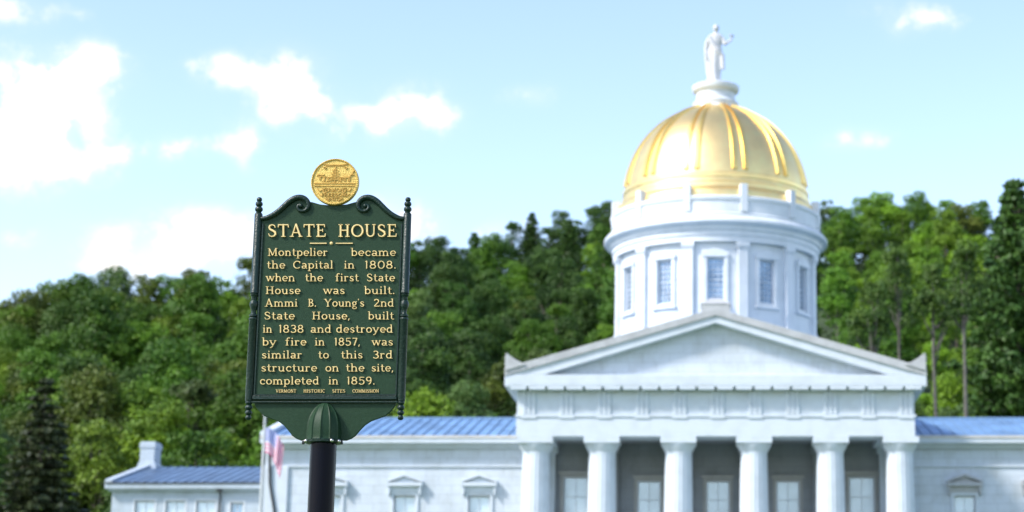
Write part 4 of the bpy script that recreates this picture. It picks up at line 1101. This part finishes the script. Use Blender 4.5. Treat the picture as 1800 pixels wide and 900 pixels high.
# ================================================================ TREES
def leaf_mesh(name, cents, rads, tints, n_per, size, seed, up=.25, squash=.85, trunk=None, mat_t='trunk', shell=.35):
    """leaf-sized quads scattered through the outer shell of many clumps"""
    rng = np.random.default_rng(seed)
    V = []; TI = []
    for c, r, t in zip(cents, rads, tints):
        n = int(n_per * r * r)
        d = rng.normal(size=(n, 3)); d /= np.linalg.norm(d, axis=1)[:, None]
        low = d[:, 2] < -.3; d[low, 2] *= rng.uniform(-1, 1, low.sum()); d /= np.linalg.norm(d, axis=1)[:, None]
        rad = r * (1 - shell * rng.random(n) ** 1.5 + .12 * rng.normal(size=n))
        p = np.array(c) + d * rad[:, None] * np.array([1, 1, squash])
        nrm = d + rng.normal(size=(n, 3)) * .75 + np.array([0, 0, up]); nrm /= np.linalg.norm(nrm, axis=1)[:, None]
        a = np.cross(nrm, rng.normal(size=(n, 3))); a /= np.linalg.norm(a, axis=1)[:, None]
        b = np.cross(nrm, a)
        s = size * rng.uniform(.55, 1.25, n)[:, None]
        fz = 2.3; keep = (np.sin(p[:, 0] * fz + p[:, 2]) * np.sin(p[:, 1] * fz * 1.1 + 1.3 * seed) * np.sin(p[:, 2] * fz * 1.2 + p[:, 0] * .7) > -.22)
        q = np.stack([p - a * s * .5, p - b * s * .32, p + a * s * .5, p + b * s * .32], axis=1)
        q = q[keep]; V.append(q.reshape(-1, 3)); TI.append(np.repeat(np.clip(t + rng.normal(size=n) * .09, 0, 1)[keep], 4))
    V = np.concatenate(V); TI = np.concatenate(TI); nf = len(V) // 4
    me = bpy.data.meshes.new(name)
    me.vertices.add(len(V)); me.vertices.foreach_set('co', V.astype(np.float32).ravel())
    me.loops.add(len(V)); me.loops.foreach_set('vertex_index', np.arange(len(V), dtype=np.int32))
    me.polygons.add(nf); me.polygons.foreach_set('loop_start', np.arange(0, len(V), 4, dtype=np.int32)); me.polygons.foreach_set('loop_total', np.full(nf, 4, dtype=np.int32))
    me.update(calc_edges=True)
    at = me.attributes.new('tint', 'FLOAT', 'POINT'); at.data.foreach_set('value', TI.astype(np.float32))
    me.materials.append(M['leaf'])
    return me

def make_leafy(seed, h=15.5, w=3.6, bare=.25, pale=False, dens=290, nl=24):
    rnd = random.Random(seed)
    cents, rads, tints = [], [], []
    zc = h * (bare + (1 - bare) / 2); rz = h * (1 - bare) / 2
    for i in range(nl):
        while True:
            x, y, z = (rnd.uniform(-1, 1) for _ in range(3))
            d = x * x + y * y + z * z
            if .25 < d < 1: break
        k = 1 - max(0, z) * .35
        r = rnd.choice((.7, .85, 1.0, 1.3, 1.7)) * rnd.uniform(.85, 1.15) * w / 3.6
        cents.append((x * (w - r * .6) * k, y * (w - r * .6) * k, min(zc + z * (rz - r * .5), h - r * .8))); rads.append(r); tints.append(min(1, max(0, rnd.gauss(.42, .26) + z * .2)))  # random leaf tone, plus upper clumps tinted lighter as if sunlit
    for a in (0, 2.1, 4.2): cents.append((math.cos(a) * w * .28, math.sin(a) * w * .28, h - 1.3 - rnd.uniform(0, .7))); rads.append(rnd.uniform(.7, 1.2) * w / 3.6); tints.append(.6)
    cents.append((0, 0, zc)); rads.append(w * .62); tints.append(.3)  # core clumps tinted darker, painting shade inside the crown
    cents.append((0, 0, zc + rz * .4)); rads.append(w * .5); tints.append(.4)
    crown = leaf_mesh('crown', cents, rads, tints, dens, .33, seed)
    t = MB(); lean = rnd.uniform(-.3, .3)
    t.tube([(0, 0, -1.5), (lean * .3, 0, h * .3), (lean, .1, h * .6), (lean * 1.2, 0, h * .85)], [.30, .23, .15, .05], 8)
    for i in range(9):
        c = cents[i]; z0 = h * (bare * .9 + .05 * (i % 5)); b = Vector((lean * .5, 0, z0)); e_ = Vector(c)
        t.tube([b, b.lerp(e_, .5) + Vector((0, 0, -.3)), e_], [.12, .07, .03], 5)
    tm = bpy.data.meshes.new('trunk'); tm.from_pydata([tuple(v) for v in t.v], [], t.f); tm.materials.append(M['pale_trunk' if pale else 'trunk'])
    for p in tm.polygons: p.use_smooth = True
    return crown, tm

def make_conifer(seed, h=16, w=2.6, pine=False, tip=True):
    rnd = random.Random(seed); cents, rads, tints = [], [], []
    nlev = 26
    t = MB(); t.tube([(0, 0, -1.5), (0, 0, h * .5), (0, 0, h * .98)], [.26, .16, .03], 8)
    for k in range(nlev):
        f = k / (nlev - 1); z = h * (.12 + .84 * f); R_ = w * (1 - f) ** .85 * rnd.uniform(.8, 1.15) + .18
        if pine: R_ = w * (1 - f ** 1.8) * rnd.uniform(.65, 1.2) + .25
        nb = 7 if f < .6 else 5
        ph = rnd.random() * 6.3
        for b in range(nb):
            a = ph + 2 * math.pi * b / nb + rnd.uniform(-.25, .25); L_ = R_ * rnd.uniform(.8, 1.15)
            e_ = Vector((L_ * math.cos(a), L_ * math.sin(a), z + (.25 * L_ if pine else -.22 * L_)))
            t.tube([(0, 0, z), e_], [.05, .02], 4)
            for s in (.35, .65, .95):
                cents.append(tuple(Vector((0, 0, z)).lerp(e_, s))); rads.append(max(.3, .62 * (1 - .3 * s) * (1.15 - .55 * f)) * (1.35 if pine else 1)); tints.append(min(1, max(0, rnd.gauss(.45, .2))))
    crown = leaf_mesh('crown', cents, rads, tints, 210, .36, seed, up=.1, squash=.6, shell=.9)
    tm = bpy.data.meshes.new('trunk'); tm.from_pydata([tuple(v) for v in t.v], [], t.f); tm.materials.append(M['trunk'])
    return crown, tm

SRC = {'leafy': [make_leafy(11 + i, w=3.5 + .5 * (i % 4), bare=.10 + .07 * (i % 3)) for i in range(8)],
       'tall': [make_leafy(51 + i, h=18, w=3.0, bare=.42, pale=True, nl=20) for i in range(3)],
       'stem': [make_leafy(61 + i, h=25, w=2.7, bare=.62, pale=True, nl=12) for i in range(2)],
       'conifer': [make_conifer(71 + i) for i in range(2)],
       'pine': [make_conifer(81 + i, h=16.5, w=3.0, pine=True) for i in range(2)]}
TREES = []
def plant(kind, vi, p, s, rz, color, base_h, px, band, zone):
    crown, trunk = SRC[kind][vi % len(SRC[kind])]
    nm = {'leafy': 'broadleaf_tree', 'tall': 'tall_tree', 'stem': 'slender_tree', 'conifer': 'spruce_tree', 'pine': 'pine_tree'}[kind]
    r = bpy.data.objects.new(nm, None); col.objects.link(r); r.location = p; r.rotation_euler = (0, 0, rz); r.scale = s
    for nmc, me in (('crown', crown), ('trunk', trunk)):
        o = bpy.data.objects.new(nmc, me); col.objects.link(o); o.parent = r
        if nmc == 'crown': o.color = color
    TREES.append(dict(o=r, kind=kind, color=color, px=px, band=band, zone=zone))
    return r

COLS = {'bright green': (.104, .205, .015), 'mid green': (.068, .152, .014), 'dark green': (.043, .095, .017), 'olive green': (.085, .125, .018), 'grey green': (.070, .120, .036), 'yellow green': (.125, .215, .018)}
rnd = random.Random(5)
def zone_of(x):
    if x < 445: return 'left of the sign'
    if x < 715: return 'behind the sign'
    if x < 1258: return 'between sign and dome'
    return 'right of the dome'
ROWS = 12
bands = ['lowest', 'low', 'middle', 'high', 'ridge']
for k in range(ROWS + 1):
    t = k / ROWS
    x = -70 + rnd.uniform(0, 50)
    while x < 1880:
        c, y = canopy(x, t)
        mpp = F / c.y                                # px per metre
        step = (5.7 if k < ROWS else 3.7) * mpp * rnd.uniform(.75, 1.15)
        xx = x; x += step
        lim = {0: 480}
        # skip trees wholly hidden behind the building or drum
        top = y - 20
        if 480 < xx < 900 and top > 760: continue
        if 900 <= xx <= 1625 and top > 560 + .30 * abs(xx - 1258) + 40: continue
        if xx > 1625 and top > 765: continue
        if 1120 < xx < 1400 and top > 350: continue
        if 150 < xx < 480 and top > 850: continue
        jt = min(1.0, max(0, t + rnd.uniform(-.045, .045)))
        c, y = canopy(xx, jt)
        base = Vector((c.x, c.y, c.z - TREE_H))
        kind = 'leafy'; u_ = rnd.random(); 
        sc_ = rnd.choice((.85, .95, 1.05, 1.2))
        if xx > 1440 and .25 < t < .75 and u_ < .4: kind = 'tall'
        if t > .9: sc_ = rnd.uniform(.9, 1.03)
        if xx > 700 and t > .9: kind = 'conifer' if u_ < .04 else ('pine' if u_ < (.3 if xx < 1300 else .1) else 'leafy'); sc_ = rnd.uniform(.85, 1.1) if kind != 'leafy' else rnd.uniform(.88, 1.02)
        elif xx < 130 and t < .45 and u_ < .55: kind = 'conifer'; sc_ = rnd.uniform(.9, 1.1)
        elif u_ > .985: kind = 'conifer'; sc_ = rnd.uniform(.8, .95)
        if xx > 1700 and .5 < t < .95 and u_ > .6: kind = 'pine'; sc_ = rnd.uniform(.9, 1.05)
        n1 = noise.noise(Vector((xx * .006, y * .008, 3)))
        if kind in ('conifer', 'pine'): cn = 'dark green' if rnd.random() < .8 else 'mid green'
        else:
            w = {'bright green': 3, 'mid green': 4, 'dark green': 2, 'olive green': 2, 'grey green': 1.5, 'yellow green': 1.3}
            if xx < 450 and t < .7: w = {'bright green': 1.5, 'mid green': 3.5, 'dark green': 3, 'olive green': 1.5, 'grey green': 2, 'yellow green': .8}
            if 720 < xx < 870 and t > .45: w = {'dark green': 5, 'mid green': 3, 'grey green': 1}
            if t > .93 and xx > 700: w = {'dark green': 5, 'mid green': 3}
            if xx > 1440: w = {'bright green': 5, 'mid green': 4, 'olive green': .8, 'grey green': 1, 'yellow green': 2, 'dark green': 1}
            cn = rnd.choices(list(w), list(w.values()))[0]
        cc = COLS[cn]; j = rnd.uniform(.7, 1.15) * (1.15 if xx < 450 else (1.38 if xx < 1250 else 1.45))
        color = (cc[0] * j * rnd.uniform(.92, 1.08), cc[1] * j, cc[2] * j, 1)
        hs = (sc_ if kind == 'leafy' else sc_ * .9) * rnd.uniform(.93, 1.05)
        r = plant(kind, rnd.randrange(9), base, (sc_, sc_, hs), rnd.uniform(0, 6.28), color, TREE_H, xx, min(4, int(t * 4.6)), zone_of(xx))
        TREES[-1]['cn'] = cn; TREES[-1]['y'] = y
# the tall pine at the right edge of the picture
c = P(1790, 600, 210); top = P(1778, 308, 210)
r = plant('pine', 0, Vector((top.x + .3, 210, top.z - 16.5 * 1.9)), (1.9, 1.9, 1.9), 1.0, (.055, .125, .025, 1), 19, 1778, 5, 'right of the dome'); TREES[-1]['cn'] = 'dark green'; TREES[-1]['y'] = 308; TREES[-1]['solo'] = 'tall pine rising above the skyline at the far right'
for i, (xx, yt, Y) in enumerate(((1532, 470, 172), (1578, 430, 184), (1640, 440, 178), (1690, 420, 174))):
    top = P(xx, yt, Y)
    plant('stem', i, Vector((top.x, Y, top.z - 25)), (.9, .9, 1), i * 1.3, (.070, .135, .024, 1), 25, xx, 5, 'right of the dome')
    TREES[-1]['cn'] = 'mid green'; TREES[-1]['y'] = yt
    TREES[-1]['solo'] = ['leftmost', 'second from left', 'third from left', 'rightmost', ''][i] + ' of the slender bare-stemmed trees behind the right end of the pediment'
# dark spruce in the lower left corner
top = P(82, 655, 140)
r = plant('conifer', 1, Vector((top.x, 140, top.z - 16 * 1.1)), (1.5, 1.5, 1.1), 2.0, (.040, .056, .022, 1), 17, 82, 5, 'left of the sign'); TREES[-1]['cn'] = 'brown green'; TREES[-1]['y'] = 655; TREES[-1]['solo'] = 'dull dark green spruce low in the woods left of the granite building'

ORD = ['first', 'second', 'third', 'fourth', 'fifth', 'sixth', 'seventh', 'eighth', 'ninth', 'tenth', 'eleventh', 'twelfth', 'thirteenth', 'fourteenth', 'fifteenth', 'sixteenth', 'seventeenth', 'eighteenth', 'nineteenth', 'twentieth']
kindname = {'stem': 'slender tree', 'leafy': 'broadleaf tree', 'tall': 'bare-stemmed tree', 'conifer': 'spruce', 'pine': 'pine'}
bandname = {0: 'at the hill foot', 1: 'low on the hill', 2: 'halfway up the hill', 3: 'high on the hill', 4: 'along the ridge'}
from collections import defaultdict
GR = defaultdict(list)
for d in TREES:
    g = 'wooded hill trees ' + d['zone']
    if 'solo' in d: tag(d['o'], d['solo'], 'tree', g); continue
    GR[(d['cn'], d['kind'], d['band'], d['zone'])].append(d)
for key, ds in GR.items():
    cn, kd, bd, zn = key
    ds.sort(key=lambda d: d['px'])
    for i, d in enumerate(ds):
        base_ = f"{cn} {kindname[kd]} {bandname[bd]} {zn}"
        if len(ds) > 1: base_ = f"{ORD[i]} {cn} {kindname[kd]} {bandname[bd]} {zn}, counted from left" if i < 20 else base_
        tag(d['o'], base_, 'tree', 'wooded hill trees ' + zn)

# undergrowth between the trees, one mass
rng = np.random.default_rng(3); cents = []; rads = []; tints = []
for i in range(2300):
    x = rng.uniform(-250, 2000); t = rng.random(); up_ = 0
    if i % 3 == 0: t = rng.uniform(.93, 1.0); up_ = rng.uniform(1, 7)
    c, y = canopy(x, t); cents.append((c.x, c.y, c.z - TREE_H + .5 + up_)); rads.append(rng.uniform(.8, 2.4)); tints.append(rng.random())
me = leaf_mesh('undergrowth', cents, rads, tints, 14, .9, 9)
o = bpy.data.objects.new('undergrowth', me); col.objects.link(o); o.color = (.05, .09, .025, 1)
tag(o, 'low leafy undergrowth covering the wooded hill', 'undergrowth', kind='stuff')
print('trees', len(TREES))
